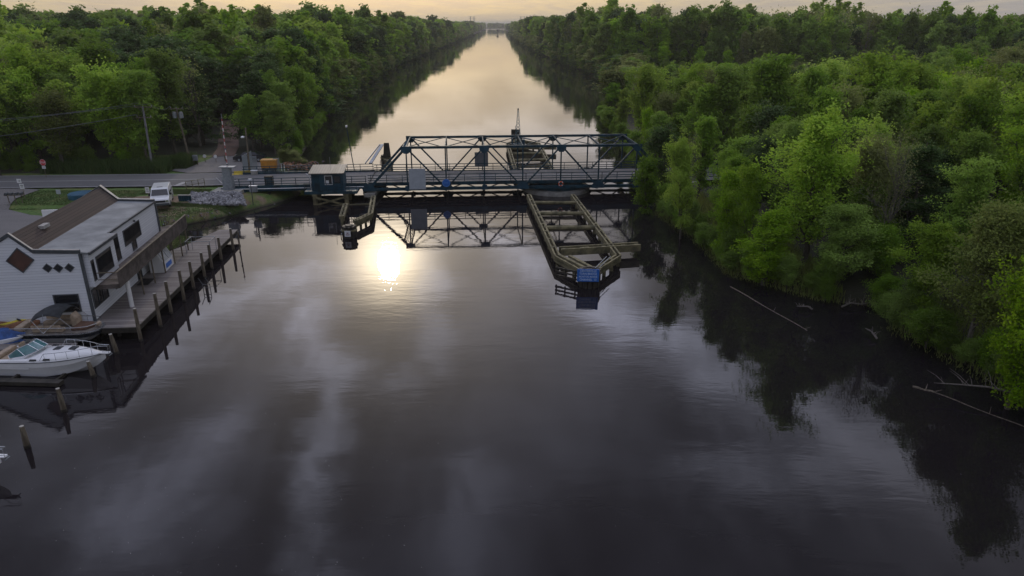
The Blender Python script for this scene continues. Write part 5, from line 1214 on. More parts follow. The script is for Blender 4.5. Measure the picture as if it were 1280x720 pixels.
# bins on the bank
for (px, py), mt, l_ in (((313.2, 255.5), M['brownbin'], 'dark maroon drum on the bank beside the blue bin'), ((318, 254.5), M['bin'], 'bright blue bin on the bank below the bridge approach')):
    q = gp(px, py, 1.2); e = empty('bin', q, l_, 'bin'); b = MB(); b.tube([(0, 0, -.05), (0, 0, .3), (0, 0, .9)], [.32, .36, .38], 16); b.build('drum', mt, e); b = MB(); b.tube([(0, 0, .9), (0, 0, .97)], .42, 16); b.build('rim', mt, e)
# white hand rail pipe along the girder
e = empty('pipe_rail', bp_(-17.6, -.5, 1.45), 'long thin white pipe running below the approach railing', 'pipe', BA); b = MB(); b.tube([(0, 0, -1.0), (0, 0, .25), (17, 0, .35)], .05, 6); b.build('pipe', M['white_paint'], e); b = MB(); [b.bar((k*2.8, .05, .0), (k*2.8, .3, .3), .06) for k in range(7)]; b.build('bracket', M['steel'], e)
# low walls beside the riprap
e = empty('wing_wall', gp(231, 252, 1.25), 'dark blue grey sheet wall closing the left end of the rock slope', 'retaining wall', R(2)); b = MB(); b.box(-.7, .75, 0, .22, -.4, .72); b.build('wall_face', M['steel'], e); b = MB()
for k in range(5): b.box(-.66+k*.27, -.54+k*.27, -.05, -.003, -.35, .74)
b.build('sheet_ribs', M['steel_blue'], e)
b = MB(); b.box(-.75, .8, -.06, .27, .724, .80); b.build('cap', M['concrete'], e)
e = empty('chain_link_rail', gp(233, 235, 2.0), 'small weathered rail on the wall at the left of the rocks', 'rail', R(50)); b = MB()
for k in range(4): b.tube([(k*.8, 0, -.6), (k*.8, 0, .8)], .04, 6)
for z in (.3, .8): b.tube([(0, 0, z), (2.4, 0, z)], .03, 6)
b.build('rail_frame', M['timber'], e)

# ------------------------------------------------------------------ stones: rock slope and bank edge
def stones(name, pts, smin, smax, m, seed, label=None):
    rg = random.Random(seed); b = MB()
    bm0 = bmesh.new(); bmesh.ops.create_icosphere(bm0, subdivisions=1, radius=1); vs = [v.co.copy() for v in bm0.verts]; fs = [[v.index for v in f.verts] for f in bm0.faces]; bm0.free()
    for p_ in pts:
        s_ = rg.uniform(smin, smax); rt = Matrix.Rotation(rg.uniform(0, 6.28), 3, Vector((rg.uniform(-1, 1), rg.uniform(-1, 1), rg.uniform(-1, 1))).normalized()); k = len(b.v)
        sc_ = (s_*rg.uniform(.8, 1.4), s_*rg.uniform(.7, 1.1), s_*rg.uniform(.5, .9))
        for v in vs:
            j = 1+rg.uniform(-.22, .22); q = rt @ Vector((v.x*sc_[0]*j, v.y*sc_[1]*j, v.z*sc_[2]*j)); b.v.append((p_[0]+q.x, p_[1]+q.y, p_[2]+q.z))
        for f in fs: b.f.append(tuple(k+i for i in f)); b.m.append(rg.choice((0, 0, 0, 1)))
    o = b.build(name, m, None, fix=False); tag(o, label, None, None, 'stuff'); return o
rr_ = random.Random(4); pts = []
c0, c1, c2, c3 = gp(235, 254, 1.2), gp(306, 254.5, 1.2), gp(302, 240.5, 1.7), gp(238, 241, 1.7)
palest = mat('pale_riprap_stone', (.36, .36, .37), .8, .4, 2)
for _ in range(950):
    u_, v_ = rr_.random(), rr_.random(); p_ = c0.lerp(c1, u_).lerp(c3.lerp(c2, u_), v_); p_.z = 1.05+v_*.6+rr_.uniform(-.05, .12); pts.append(p_)
stones('riprap_stones', pts, .10, .30, [M['stone'], palest], 3, 'grey rubble stones covering the slope below the road')
pts = []
for y in np.arange(72.5, 108, .10):
    x = interp(LB, y)
    for _ in range(1): xx = x-rr_.uniform(-.6, .5); pts.append((xx, y+rr_.uniform(-.3, .3), gz(xx, y)+.02))
stones('shore_stones', pts, .05, .17, [M['stone'], M['sand']], 5, 'small stones scattered along the water edge of the left bank')
p_ = [(gp(px, py, 1.6)) for px, py in ((358, 204), (365, 203), (372, 206), (380, 204))]; pts = []
for q in p_:
    for _ in range(38): pts.append((q.x+rr_.gauss(0, 1.1), q.y+rr_.gauss(0, 1.3), 1.1+rr_.random()*.45))
stones('rubble_pile', pts, .10, .30, [M['sand'], M['stone']], 8, 'heap of rubble and dry brush at the canal corner')

# ------------------------------------------------------------------ floating poles, channel marks, pylons
def longlog(A, B, rad, label, m, name='floating_log'):
    A, B = Vector(A), Vector(B); e = empty(name, A, label, 'log'); b = MB(); d = B-A
    b.tube([d*t_+Vector((0, 0, .03*math.sin(t_*9)-.02)) for t_ in np.linspace(0, 1, 9)], [rad*(1-.3*t_) for t_ in np.linspace(0, 1, 9)], 8); b.build('trunk', m, e)
    b = MB(); q = d*.97; b.tube([q, q+Vector((.35, -.2, .25))], [rad*.5, .01], 5); b.tube([d*.6, d*.6+Vector((.3, .4, .2))], [rad*.5, .01], 5); b.build('twig', m, e)
    return e
longlog(gp(913, 358, .05), gp(1009, 413, .03), .05, 'long thin pole floating off the right bank', M['pile'])
longlog(gp(1165, 489, .03), gp(1290, 537, .05), .035, 'long thin dark pole floating at the right edge of the water', M['pile'])
longlog(gp(1141, 483, .05), gp(1168, 490, .05), .08, 'short brown driftwood stick at the end of the dark floating pole', M['pile'])
q = gp(622, 42, 0); e = empty('channel_marker', q, 'tiny dark channel marker standing far down the canal', 'marker'); b = MB()
for x in (-1.5, 1.5): b.bar((x, 0, -1), (x*.4, 0, 6), .6)
b.build('piles', M['dgrey'], e); b = MB(); b.box(-2.4, 2.4, -.1, .1, 5, 9); b.build('daymark', M['dgrey'], e)
for px, l_ in ((588, 'first tall thin pylon on the horizon left of the canal'), (592.5, 'second tall thin pylon on the horizon left of the canal'), (651, 'first tall thin pylon on the horizon right of the canal'), (655.5, 'second tall thin pylon on the horizon right of the canal')):
    tp = yp(px, 20.5, 2300); e = empty('transmission_pylon', (tp.x, tp.y, 1.2), l_, 'pylon', 0, 'transmission pylons on the horizon'); hh = tp.z-1.2; b = MB(); b.bar((-1.6, 0, 0), (-.5, 0, hh), .9); b.bar((1.6, 0, 0), (.5, 0, hh), .9)
    for k in range(6): b.bar((-1.5+k*.17, 0, hh*k/6), (1.5-k*.17, 0, hh*(k+1)/6), .4)
    b.build('tower', M['galv'], e); b = MB(); b.bar((-5, 0, hh*.97), (5, 0, hh*.97), .7); b.bar((-5.5, 0, hh*.84), (5.5, 0, hh*.84), .7); b.build('crossarm', M['galv'], e)

# stand every roadside thing on the surface it belongs to
def surf(x, y):
    z = gz(x, y)+.02
    if abs(y-np.interp(x, [-140, -65, -36], [87.5, 91.2, 92.4])) < 4.3 and x < -34: z = max(z, 1.74)
    if -49 < x < -35.5 and 97 < y < 111: z = gz(x, y)+.13
    return z
for o in list(COL.objects):
    if o.parent is None and o.name.split('.')[0] in ('utility_pole', 'transformer_pole', 'street_light', 'stop_sign', 'road_sign', 'yard_sign', 'mailbox_stand', 'reflector_post', 'cable_gate', 'orange_generator', 'mesh_fence', 'marker_post', 'yellow_barrier', 'white_box', 'meter_box', 'bin', 'passenger_van', 'parked_car', 'blue_covered_pool', 'signal_post') :
        nz = surf(o.location.x, o.location.y); o.location.z = nz
    if o.parent is None and o.name.split('.')[0] in ('equipment_box', 'dark_cabinet'): o.location.z = 1.86

# ------------------------------------------------------------------ trees
def np_mesh(name, V, Fq, mats, mi=None, tint=None, smooth=False):
    V = np.asarray(V, np.float32); me = bpy.data.meshes.new(name)
    nf = len(Fq); k = Fq.shape[1]
    me.vertices.add(len(V)); me.vertices.foreach_set('co', V.ravel())
    me.loops.add(nf*k); me.loops.foreach_set('vertex_index', Fq.ravel().astype(np.int32))
    me.polygons.add(nf); me.polygons.foreach_set('loop_start', np.arange(nf, dtype=np.int32)*k)
    for m in mats: me.materials.append(m)
    if mi is not None: me.polygons.foreach_set('material_index', mi.astype(np.int32))
    if tint is not None:
        a = me.attributes.new('tint', 'FLOAT_COLOR', 'POINT'); a.data.foreach_set('color', tint.astype(np.float32).ravel())
    me.update(); me.validate(); return me
def tube_np(pts, rad, n=5):
    pts = np.asarray(pts, float); V = []; Fq = []
    for i, p in enumerate(pts):
        d = pts[min(i+1, len(pts)-1)]-pts[max(i-1, 0)]; d /= max(1e-6, np.linalg.norm(d))
        up = np.array([0, 0, 1.]) if abs(d[2]) < .9 else np.array([1., 0, 0]); x = np.cross(d, up); x /= np.linalg.norm(x); y = np.cross(x, d)
        for k in range(n): a = 2*math.pi*k/n; V.append(p+(x*math.cos(a)+y*math.sin(a))*rad[i])
    for i in range(len(pts)-1):
        for k in range(n): k2 = (k+1) % n; Fq.append((i*n+k, i*n+k2, (i+1)*n+k2, (i+1)*n+k))
    return np.array(V), np.array(Fq)
def tree_data(seed, H, Rc, base, nlimb, nsub, leaves, lsize, shape='round', clump=.55, flat=.5, trunks=1, lean=0.0, twig=True, droop=0.0):
    rg = np.random.default_rng(seed); TV = []; TF = []; off = 0; C = []
    def addt(p, r, n=5):
        nonlocal off
        v, f = tube_np(p, r, n); TV.append(v); TF.append(f+off); off += len(v)
    for tk in range(trunks):
        ang = rg.uniform(0, 6.28); sp = (0 if trunks == 1 else H*.12)
        dx, dy = math.cos(ang)*sp+lean*H, math.sin(ang)*sp
        r0 = H*.018*(1 if trunks == 1 else .7)+.02; n = 7; wob = rg.normal(0, H*.012, (n+1, 2)); wob[0] = 0
        tp = np.array([[dx*(i/n)**1.3+wob[i, 0], dy*(i/n)**1.3+wob[i, 1], H*.95*i/n] for i in range(n+1)])
        tp[0, 2] = -.4; addt(tp, [r0*(1.25 if i == 0 else 1)*(1-.85*i/n) for i in range(n+1)], 7)
        def at(t_): k = t_*n; i = min(n-1, int(k)); return tp[i]*(1-(k-i))+tp[i+1]*(k-i)
        nl = nlimb//trunks
        for L in range(nl):
            t_ = base+(1-base)*((L+rg.random())/nl)**.9; t_ = min(.97, t_); u_ = (t_-base)/(1-base)
            if shape == 'round': pr = math.sin(math.pi*min(1, .16+.80*u_))**.7
            elif shape == 'cone': pr = (1-u_)**.8*.95+.12
            elif shape == 'vase': pr = .4+.75*math.sin(math.pi*min(1, .1+.75*u_))
            elif shape == 'dome': pr = math.sqrt(max(.05, 1-u_**2))
            else: pr = 1
            ln = Rc*pr*rg.uniform(.45, 1.28); a = L*2.4+rg.uniform(-.7, .7)
            el = {'cone': .1, 'round': .85, 'vase': 1.0, 'dome': .6}.get(shape, .5)+rg.uniform(-.25, .4)+u_*.35-droop
            s0 = at(max(.03, t_-.05)); d = np.array([math.cos(a)*math.cos(el), math.sin(a)*math.cos(el), math.sin(el)])
            pts = [s0]
            for q in range(1, 5): pts.append(s0+d*ln*q/4+np.array([0, 0, -droop*ln*.5*(q/4)**2])+rg.normal(0, ln*.045, 3))
            rr = r0*(1-.8*t_)*.5+.012; addt(pts, [rr*(1-.75*q/4) for q in range(5)], 5)
            C.append((pts[-1], 1.0)); C.append((pts[3], .9))
            for S in range(nsub):
                q = rg.uniform(.35, .95)*4; i = min(3, int(q)); b0 = pts[i]*(1-(q-i))+pts[i+1]*(q-i)
                a2 = a+rg.choice([-1, 1])*rg.uniform(.4, 1.3); e2 = el+rg.uniform(-.5, .4); l2 = ln*rg.uniform(.22, .5)
                b1 = b0+np.array([math.cos(a2)*math.cos(e2), math.sin(a2)*math.cos(e2), math.sin(e2)])*l2
                addt([b0, (b0+b1)/2+rg.normal(0, l2*.06, 3), b1], [rr*.4, rr*.25, rr*.1], 4)
                C.append((b1, 1.0))
                if twig:
                    for T in range(2):
                        b2 = b1+rg.normal(0, 1, 3)*l2*.35; addt([b1, b2], [rr*.12+.004, .004], 3); C.append((b2, .8))
        C.append((tp[-1], 1.0))
    cen = np.array([c[0] for c in C]); sz = np.array([c[1] for c in C]); nc = len(cen)
    if leaves > 0:
        w_ = sz*rg.uniform(.3, 1.6, nc); w_ /= w_.sum(); ids = rg.choice(nc, leaves, p=w_); cen = cen+0
        crad = clump*rg.uniform(.5, 1.5, nc)*H/12
        g = rg.normal(0, 1, (leaves, 3)); rr = np.linalg.norm(g, axis=1, keepdims=True); g = g/rr*np.minimum(rr, 1.9)
        P = cen[ids]+g*crad[ids, None]*np.array([1, 1, flat]); P[:, 2] = np.maximum(P[:, 2], .15)
        nrm = rg.normal(0, 1, (leaves, 3)); nrm[:, 2] = np.abs(nrm[:, 2])+.5; nrm /= np.linalg.norm(nrm, axis=1, keepdims=True)
        t1 = np.cross(nrm, rg.normal(0, 1, (leaves, 3))); t1 /= np.linalg.norm(t1, axis=1, keepdims=True); t2 = np.cross(nrm, t1)
        s_ = (lsize*rg.uniform(.6, 1.35, leaves))[:, None]
        LV = np.stack([P-t1*s_, P-t2*s_*.55, P+t1*s_, P+t2*s_*.55], 1).reshape(-1, 3)
        LF = np.arange(leaves*4).reshape(-1, 4)
        ct = rg.random(nc); cg = rg.random(nc)**2; big = np.sin(cen[:, 0]*.9+seed)*np.cos(cen[:, 1]*.8+cen[:, 2]*.7)*.25
        tr = np.clip(ct[ids]*.5+rg.random(leaves)*.45+big[ids], 0, 1); tg = np.clip(cg[ids]*.7+rg.random(leaves)*.3, 0, 1)
        tint = np.repeat(np.stack([tr, tg, tr*0, tr*0+1], 1), 4, 0)
    else: LV = np.zeros((0, 3)); LF = np.zeros((0, 4), int); tint = np.zeros((0, 4))
    return np.concatenate(TV), np.concatenate(TF), LV, LF, tint

KINDS = {   # kind: (leaf material, bark material, list of shapes)
 'bright': (M['leaf_bright'], M['bark'], [dict(shape='round', Rc=3.7, base=.2, nlimb=34, nsub=6, clump=.42, flat=.7), dict(shape='vase', Rc=3.6, base=.25, nlimb=28, nsub=6, trunks=2, clump=.38, flat=.75), dict(shape='round', Rc=2.8, base=.12, nlimb=40, nsub=5, flat=.6, clump=.38)]),
 'mid': (M['leaf_mid'], M['bark'], [dict(shape='round', Rc=3.7, base=.14, nlimb=34, nsub=6, clump=.42), dict(shape='dome', Rc=3.5, base=.22, nlimb=34, nsub=5, flat=.6, clump=.42), dict(shape='vase', Rc=3.4, base=.18, nlimb=30, nsub=6, clump=.4)]),
 'dark': (M['leaf_dark'], M['bark'], [dict(shape='cone', Rc=3.2, base=.1, nlimb=40, nsub=4, clump=.42, flat=.35), dict(shape='round', Rc=3.2, base=.35, nlimb=26, nsub=5, clump=.5, flat=.5)]),
 'olive': (M['leaf_olive'], M['palebark'], [dict(shape='round', Rc=4.0, base=.18, nlimb=26, nsub=6, trunks=2, clump=.6), dict(shape='vase', Rc=3.6, base=.2, nlimb=24, nsub=6, clump=.6)]),
 'bare': (M['leaf_olive'], M['palebark'], [dict(shape='vase', Rc=3.4, base=.22, nlimb=22, nsub=9, clump=.7)]),
 'shrub': (M['leaf_mid'], M['bark'], [dict(shape='dome', Rc=5.5, base=.02, nlimb=44, nsub=6, clump=.9, flat=.6, trunks=4), dict(shape='vase', Rc=6.5, base=.02, nlimb=44, nsub=6, clump=.9, flat=.5, trunks=4)]),
}
LOD = {'hi': (30000, .115, 0), 'mid': (11000, .19, 1), 'low': (3600, .36, 2), 'far': (900, .85, 3)}
PROTO = {}
def proto(kind, var, lod):
    key = (kind, var, lod)
    if key in PROTO: return PROTO[key]
    lm_, bm_, shp = KINDS[kind]; kw = dict(shp[var]); nl, ls, li = LOD[lod]
    if kind == 'bare': nl = int(nl*.09); ls *= .8
    if kind == 'dark': nl = int(nl*1.15); ls *= .85
    if kind == 'shrub': nl = int(nl*.6); ls *= 1.9
    if li >= 2: kw['nsub'] = 3 if li == 2 else 1; kw['nlimb'] = int(kw['nlimb']*(.8 if li == 2 else .6)); kw['twig'] = False; kw['clump'] = kw.get('clump', .55)*(1.35 if li == 2 else 1.7)
    kw['twig'] = kw.get('twig', True) and li < 2 or kind == 'bare'
    TV, TF, LV, LF, tint = tree_data(hash_(key), 12.0, leaves=nl, lsize=ls, **kw)
    PROTO[key] = (TV, TF, LV, LF, tint, lm_, bm_); return PROTO[key]
def hash_(key): return sum((i+1)*ord(c) for i, c in enumerate(str(key))) % 100003
PM = {}
def tree_meshes(kind, var, lod):
    key = (kind, var, lod)
    if key not in PM:
        TV, TF, LV, LF, tint, lm_, bm_ = proto(*key)
        PM[key] = (np_mesh('trunk', TV, TF, [bm_]), np_mesh('crown', LV, LF, [lm_], tint=tint))
    return PM[key]
CAT = {'bright': 'tree', 'mid': 'tree', 'dark': 'tree', 'olive': 'tree', 'bare': 'tree', 'shrub': 'shrub'}
NAMEK = {'bright': 'leafy_tree', 'mid': 'broadleaf_tree', 'dark': 'evergreen_tree', 'olive': 'budding_tree', 'bare': 'bare_tree', 'shrub': 'shrub'}
def tree(kind, var, lod, x, y, h, label, group=None, wide=1.0, rz=None, z=None):
    tm, cm = tree_meshes(kind, var % len(KINDS[kind][2]), lod)
    e = bpy.data.objects.new(NAMEK[kind], None); COL.objects.link(e); s_ = h/12
    e.location = (x, y, (gz(x, y) if z is None else z)-.1); e.rotation_euler = (0, 0, random.uniform(0, 6.28) if rz is None else rz); e.scale = (s_*wide, s_*wide, s_)
    tag(e, label, CAT[kind], group)
    for nm, me in (('trunk', tm), ('crown', cm)): o = bpy.data.objects.new(nm, me); COL.objects.link(o); o.parent = e
    return e
def lod_for(x, y):
    r = math.hypot(x, y); return 'hi' if r < 78 else 'mid' if r < 150 else 'low' if r < 420 else 'far'
placed = []
def ptree(kind, var, bpx, topy, label, wide=1.0, zb=.7, rz=None, z=None, hh=None):
    p0 = gp(*bpx, zb); h = hh or (yp(bpx[0], topy, p0.y).z-zb)
    placed.append((p0.x, p0.y, 2.6)); return tree(kind, var, lod_for(p0.x, p0.y), p0.x, p0.y, h, label, None, wide, rz)
# the trees that stand out on the right bank
ptree('bright', 1, (852, 291), 172, 'light green tree with two pale stems at the water just right of the bridge', .75)
ptree('mid', 0, (806, 258), 178, 'mid green tree overhanging the right end of the bridge truss', .95)
ptree('dark', 1, (822, 248), 150, 'darker tree directly behind the right end of the bridge', 1.0)
ptree('bright', 2, (905, 318), 205, 'bright green tree left of the big trunked tree on the right bank', .85)
ptree('bright', 0, (1000, 338), 158, 'largest bright green tree with a visible brown trunk on the right bank', 1.12, rz=2.0)
ptree('bright', 2, (955, 352), 255, 'low bright green tree leaning over the water left of the stump', 1.5, zb=.3)
ptree('mid', 1, (1045, 362), 255, 'rounded mid green tree above the driftwood notch', 1.2)
ptree('olive', 0, (1075, 330), 190, 'thin olive tree standing behind the driftwood notch', .9)
ptree('bright', 1, (1150, 405), 300, 'bright green small tree right of the driftwood notch', 1.25)
ptree('olive', 0, (1205, 436), 262, 'yellowish olive tree with a pale forked stem near the right edge', 1.0)
ptree('bright', 0, (1268, 500), 268, 'bright yellow green tree cut by the right edge of the picture', .8)
ptree('mid', 2, (1180, 380), 240, 'mid green tree behind the yellowish olive tree', 1.0)
ptree('mid', 0, (965, 290), 165, 'mid green tree filling the gap behind the low leaning tree', 1.0)
ptree('bare', 0, (1100, 345), 200, 'pale leafless tree standing among green crowns', .9)
ptree('dark', 0, (1125, 330), 175, 'dark conical tree behind the driftwood notch', 1.0)
# left side trees that stand out
ptree('mid', 0, (352, 196), 128, 'rounded green tree on the left bank corner by the canal', 1.0, zb=1.2)
ptree('mid', 1, (318, 190), 120, 'tree behind the orange generator', 1.0, zb=1.5)
ptree('bright', 0, (52, 205), 96, 'bright green tree behind the stop sign', 1.0, zb=1.5)
ptree('bright', 2, (150, 200), 90, 'bright green tree above the leftmost utility pole', 1.1, zb=1.5)

def keep_left(x, y):
    if y < 99 and x > -60: return False
    if -57 < x-(-.32)*(y-110)*0 and False: return False
    # keep the dirt track and the yard clear
    if y < 112 and x > -51: return False
    tx = np.interp(y, [108, 126, 146], [-45.6, -50.8, -57])
    if y < 147 and abs(x-tx) < 3.4: return False
    return True
rgt = np.random.default_rng(11); cand = []
def fill(y0, y1, sp_, side, strip=None, stripmax=None, sparse=1.0):
    y = y0
    while y < y1:
        bank = interp(RB, y) if side > 0 else -interp(LB, y)
        x0 = bank+1.0; x1 = (.80*y+14 if y > 260 else .95*y+24) if strip is None else min(.80*y+14, bank+strip)
        x = x0
        while x < x1:
            xx = x+rgt.uniform(-.38, .38)*sp_; yy = y+rgt.uniform(-.42, .42)*sp_
            X = side*xx
            d = land_d(X, yy)
            x += sp_
            if d < .9 or rgt.random() > sparse: continue
            if side < 0 and not keep_left(X, yy): continue
            if side > 0 and abs(yy-(93+(X-20)*.09)) < 5.6 and X < 46: continue
            if any((X-a)**2+(yy-b_)**2 < r_*r_ for a, b_, r_ in placed): continue
            cand.append((X, yy))
        y += sp_*.9
fill(26, 200, 5.6, 1); fill(98, 200, 5.6, -1)
fill(200, 290, 6.6, 1); fill(290, 470, 8.0, 1); fill(200, 470, 8.0, -1)
fill(470, 1000, 11, 1, 110); fill(470, 1000, 11, -1, 110); fill(470, 1000, 26, 1); fill(470, 1000, 26, -1)
fill(1000, 3300, 19, 1, 120); fill(1000, 3300, 19, -1, 120)
edge = []
for side in (1, -1):
    y = 176.0
    while y < 1500:
        bx_ = interp(RB, y) if side > 0 else interp(LB, y)
        edge.append((bx_+side*rgt.uniform(-.6, .8), y, rgt.uniform(3.0, 5.5)*(1+y/900))); edge.append((bx_+side*rgt.uniform(1.2, 3.2), y, rgt.uniform(6, 11)))
        y += 2.2+y*.007
for y in (3330, 3360, 3400):
    for x in range(-700, 500, 16): cand.append((x+rgt.uniform(-6, 6), y+rgt.uniform(-10, 10)))
def height(x, y):
    r = math.hypot(x, y)
    if x > 0:
        h = np.interp(r, [40, 70, 110, 150, 190, 285, 300, 450, 3000], [8.8, 10.4, 11.2, 9.8, 7.0, 5.5, 20.4, 20.2, 19.6])
        if r < 290: h *= np.interp(x/max(y, 1), [.38, .62], [1.0, np.interp(r, [110, 190, 285], [1.0, 1.5, 2.2])])
        d = x-interp(RB, y)
        if r > 285: h *= np.interp(x/max(y, 1), [.1, .75], [1.05, .88])
        if r < 120: h *= np.interp(d, [0, 6, 25], [.72, .95, 1.12])
    else:
        h = np.interp(r, [110, 140, 190, 250, 400, 3000], [11.4, 12.8, 15.8, 18.6, 20.3, 20.2])
        d = interp(LB, y)-x; h *= np.interp(d, [0, 8], [.8, 1.0])
    return h
def kind_at(x, y):
    q = math.sin(x*.045+1.3)*math.cos(y*.037+.4)+.5*math.sin(x*.11+y*.09)+rgt.normal(0, .55)
    r = math.hypot(x, y); nb = rgt.random()
    if nb < (.06 if x > 0 else .025): return 'bare'
    if x > 60 and r > 110 and nb < .2: return 'bare' if rgt.random() < .45 else 'olive'
    if x < 0 or r > 285: q -= .22
    if x > 0 and r < 120: q += .38
    if q < -.8: return 'dark'
    if q < .35: return 'mid'
    if q < .6 and nb < .5: return 'olive'
    return 'bright'
cand.sort(key=lambda c: math.hypot(c[0], c[1]))
infr = lambda x, y: abs(x) < .76*y+6
LBL = {'bright': 'bright green leafy tree', 'mid': 'mid green leafy tree', 'dark': 'dark evergreen tree', 'olive': 'olive green budding tree', 'bare': 'pale leafless tree'}
NIND = 270; n_ind = 0; far = []
for (x, y) in cand:
    k = kind_at(x, y); h = float(height(x, y))*(1+.10*math.sin(x*.21+y*.13)*math.sin(y*.17-x*.08))*rgt.uniform(.86, 1.14)
    if k == 'dark': h *= 1.06
    v = int(rgt.integers(0, 3)); wd = rgt.uniform(.68, 1.02)*(1.5 if (h < 8 and y > 160) else 1.0)*(1.12 if y > 285 else 1.0)*(1.2 if x < 0 else 1.0)
    if n_ind < NIND and infr(x, y) and y < 175:
        where = 'in the wood on the right bank of the canal' if x > 0 else 'in the wood behind the road on the left'
        if x > 0 and y > 100: where = 'in the wood right of the canal beyond the bridge'
        if x < 0 and x > -62: where = 'in the wood by the left canal bank behind the generator yard'
        tree(k, v, lod_for(x, y), x, y, h, LBL[k]+' '+where, LBL[k]+'s '+where, wd); n_ind += 1
    else: far.append((x, y, h, k, v, wd))
for (x, y, h) in edge: far.append((x, y, h, ('mid', 'dark', 'olive')[int(rgt.integers(0, 3))], 0, rgt.uniform(1.4, 2.2)))
# everything farther off: one woodland, its trees scattered by geometry nodes
wc_ = bpy.data.collections.new('woodland_tree_kinds'); keys = []
for lod in ('mid', 'low', 'far'):
    for k in ('bright', 'mid', 'dark', 'olive', 'bare'):
        for v in range(len(KINDS[k][2])): keys.append((k, v, lod))
for i, key in enumerate(keys):
    TV, TF, LV, LF, tint, lm_, bm_ = proto(*key)
    A = np.concatenate([TV, LV]); Fq = np.concatenate([TF, LF+len(TV)]); mi = np.concatenate([np.zeros(len(TF)), np.ones(len(LF))])
    tt = np.concatenate([np.tile([.5, .5, 0, 1], (len(TV), 1)), tint])
    o = bpy.data.objects.new('woodland_tree_%02d' % i, np_mesh('woodland_tree', A, Fq, [bm_, lm_], mi, tt)); wc_.objects.link(o)
pts = []; ai = []; asc = []; arot = []
for (x, y, h, k, v, wd) in far:
    lod = lod_for(x, y); lod = 'mid' if lod == 'hi' else lod
    pts.append((x, y, (gz(x, y) if y < 3300 else 1.0)-.1)); ai.append(keys.index((k, v % len(KINDS[k][2]), lod))); s_ = h/12
    if k == 'dark' or lod == 'far': wd *= .95
    asc += [s_*wd*.92, s_*wd*.92, s_]; arot += [0, 0, rgt.uniform(0, 6.28)]
me = bpy.data.meshes.new('woodland'); me.from_pydata(pts, [], [])
a = me.attributes.new('kind_index', 'INT', 'POINT'); a.data.foreach_set('value', ai)
a = me.attributes.new('tree_scale', 'FLOAT_VECTOR', 'POINT'); a.data.foreach_set('vector', asc)
a = me.attributes.new('tree_turn', 'FLOAT_VECTOR', 'POINT'); a.data.foreach_set('vector', arot)
wo_ = bpy.data.objects.new('distant_woodland', me); COL.objects.link(wo_); tag(wo_, 'continuous far wood lining both sides of the canal to the horizon', 'woodland', None, 'stuff')
ng = bpy.data.node_groups.new('woodland_scatter', 'GeometryNodeTree'); ng.interface.new_socket('Geometry', in_out='INPUT', socket_type='NodeSocketGeometry'); ng.interface.new_socket('Geometry', in_out='OUTPUT', socket_type='NodeSocketGeometry')
gi = ng.nodes.new('NodeGroupInput'); gout = ng.nodes.new('NodeGroupOutput'); ip = ng.nodes.new('GeometryNodeInstanceOnPoints'); ci = ng.nodes.new('GeometryNodeCollectionInfo')
ci.inputs['Collection'].default_value = wc_; ci.inputs['Separate Children'].default_value = True; ci.inputs['Reset Children'].default_value = True
def na(nm, ty): n = ng.nodes.new('GeometryNodeInputNamedAttribute'); n.data_type = ty; n.inputs[0].default_value = nm; return n.outputs[0]
ng.links.new(gi.outputs[0], ip.inputs['Points']); ng.links.new(ci.outputs[0], ip.inputs['Instance']); ip.inputs['Pick Instance'].default_value = True
ng.links.new(na('kind_index', 'INT'), ip.inputs['Instance Index']); ng.links.new(na('tree_scale', 'FLOAT_VECTOR'), ip.inputs['Scale']); ng.links.new(na('tree_turn', 'FLOAT_VECTOR'), ip.inputs['Rotation'])
ng.links.new(ip.outputs[0], gout.inputs[0]); md = wo_.modifiers.new('scatter', 'NODES'); md.node_group = ng
print('TREES', n_ind, len(far))

# shrubs along the water on the right bank
def shrubrow(pairs, grp, lab):
    for (x, y, h, wd) in pairs: tree('shrub', int(rgt.integers(0, 2)), lod_for(x, y), x, y, h, lab, grp, wd, z=.25)
sh = []
y = 30.0
while y < 88:
    x = interp(RB, y); sh.append((x+rgt.uniform(-.1, 1.1), y, rgt.uniform(1.3, 2.8), rgt.uniform(.9, 1.3))); y += rgt.uniform(1.1, 1.9)
shrubrow(sh, 'shrubs along the water on the right bank', 'low green shrub overhanging the water on the right bank')
sh = []
y = 99.0
while y < 175:
    x = interp(RB, y); sh.append((x+rgt.uniform(-.5, 1.2), y, rgt.uniform(1.6, 3.0), rgt.uniform(.9, 1.3))); y += rgt.uniform(2.2, 3.6)
shrubrow(sh, 'shrubs on the right bank beyond the bridge', 'green shrub on the right bank beyond the bridge')
sh = []
for _ in range(26):
    x = rgt.uniform(-78, -52); sh.append((x, 99.6+rgt.uniform(-.6, 1.8), rgt.uniform(1.6, 3.2), rgt.uniform(.8, 1.1)))
shrubrow(sh, 'shrubs at the foot of the wood behind the road', 'dark shrub at the foot of the wood behind the road')
sh = []; y = 104.0
while y < 190:
    x = interp(LB, y); sh.append((x-rgt.uniform(.2, 1.5), y, rgt.uniform(1.4, 2.6), rgt.uniform(.9, 1.2))) if y > 112 else None; y += rgt.uniform(2.2, 3.4)
shrubrow(sh, 'shrubs on the left bank beyond the bridge', 'green shrub on the left bank beyond the bridge')

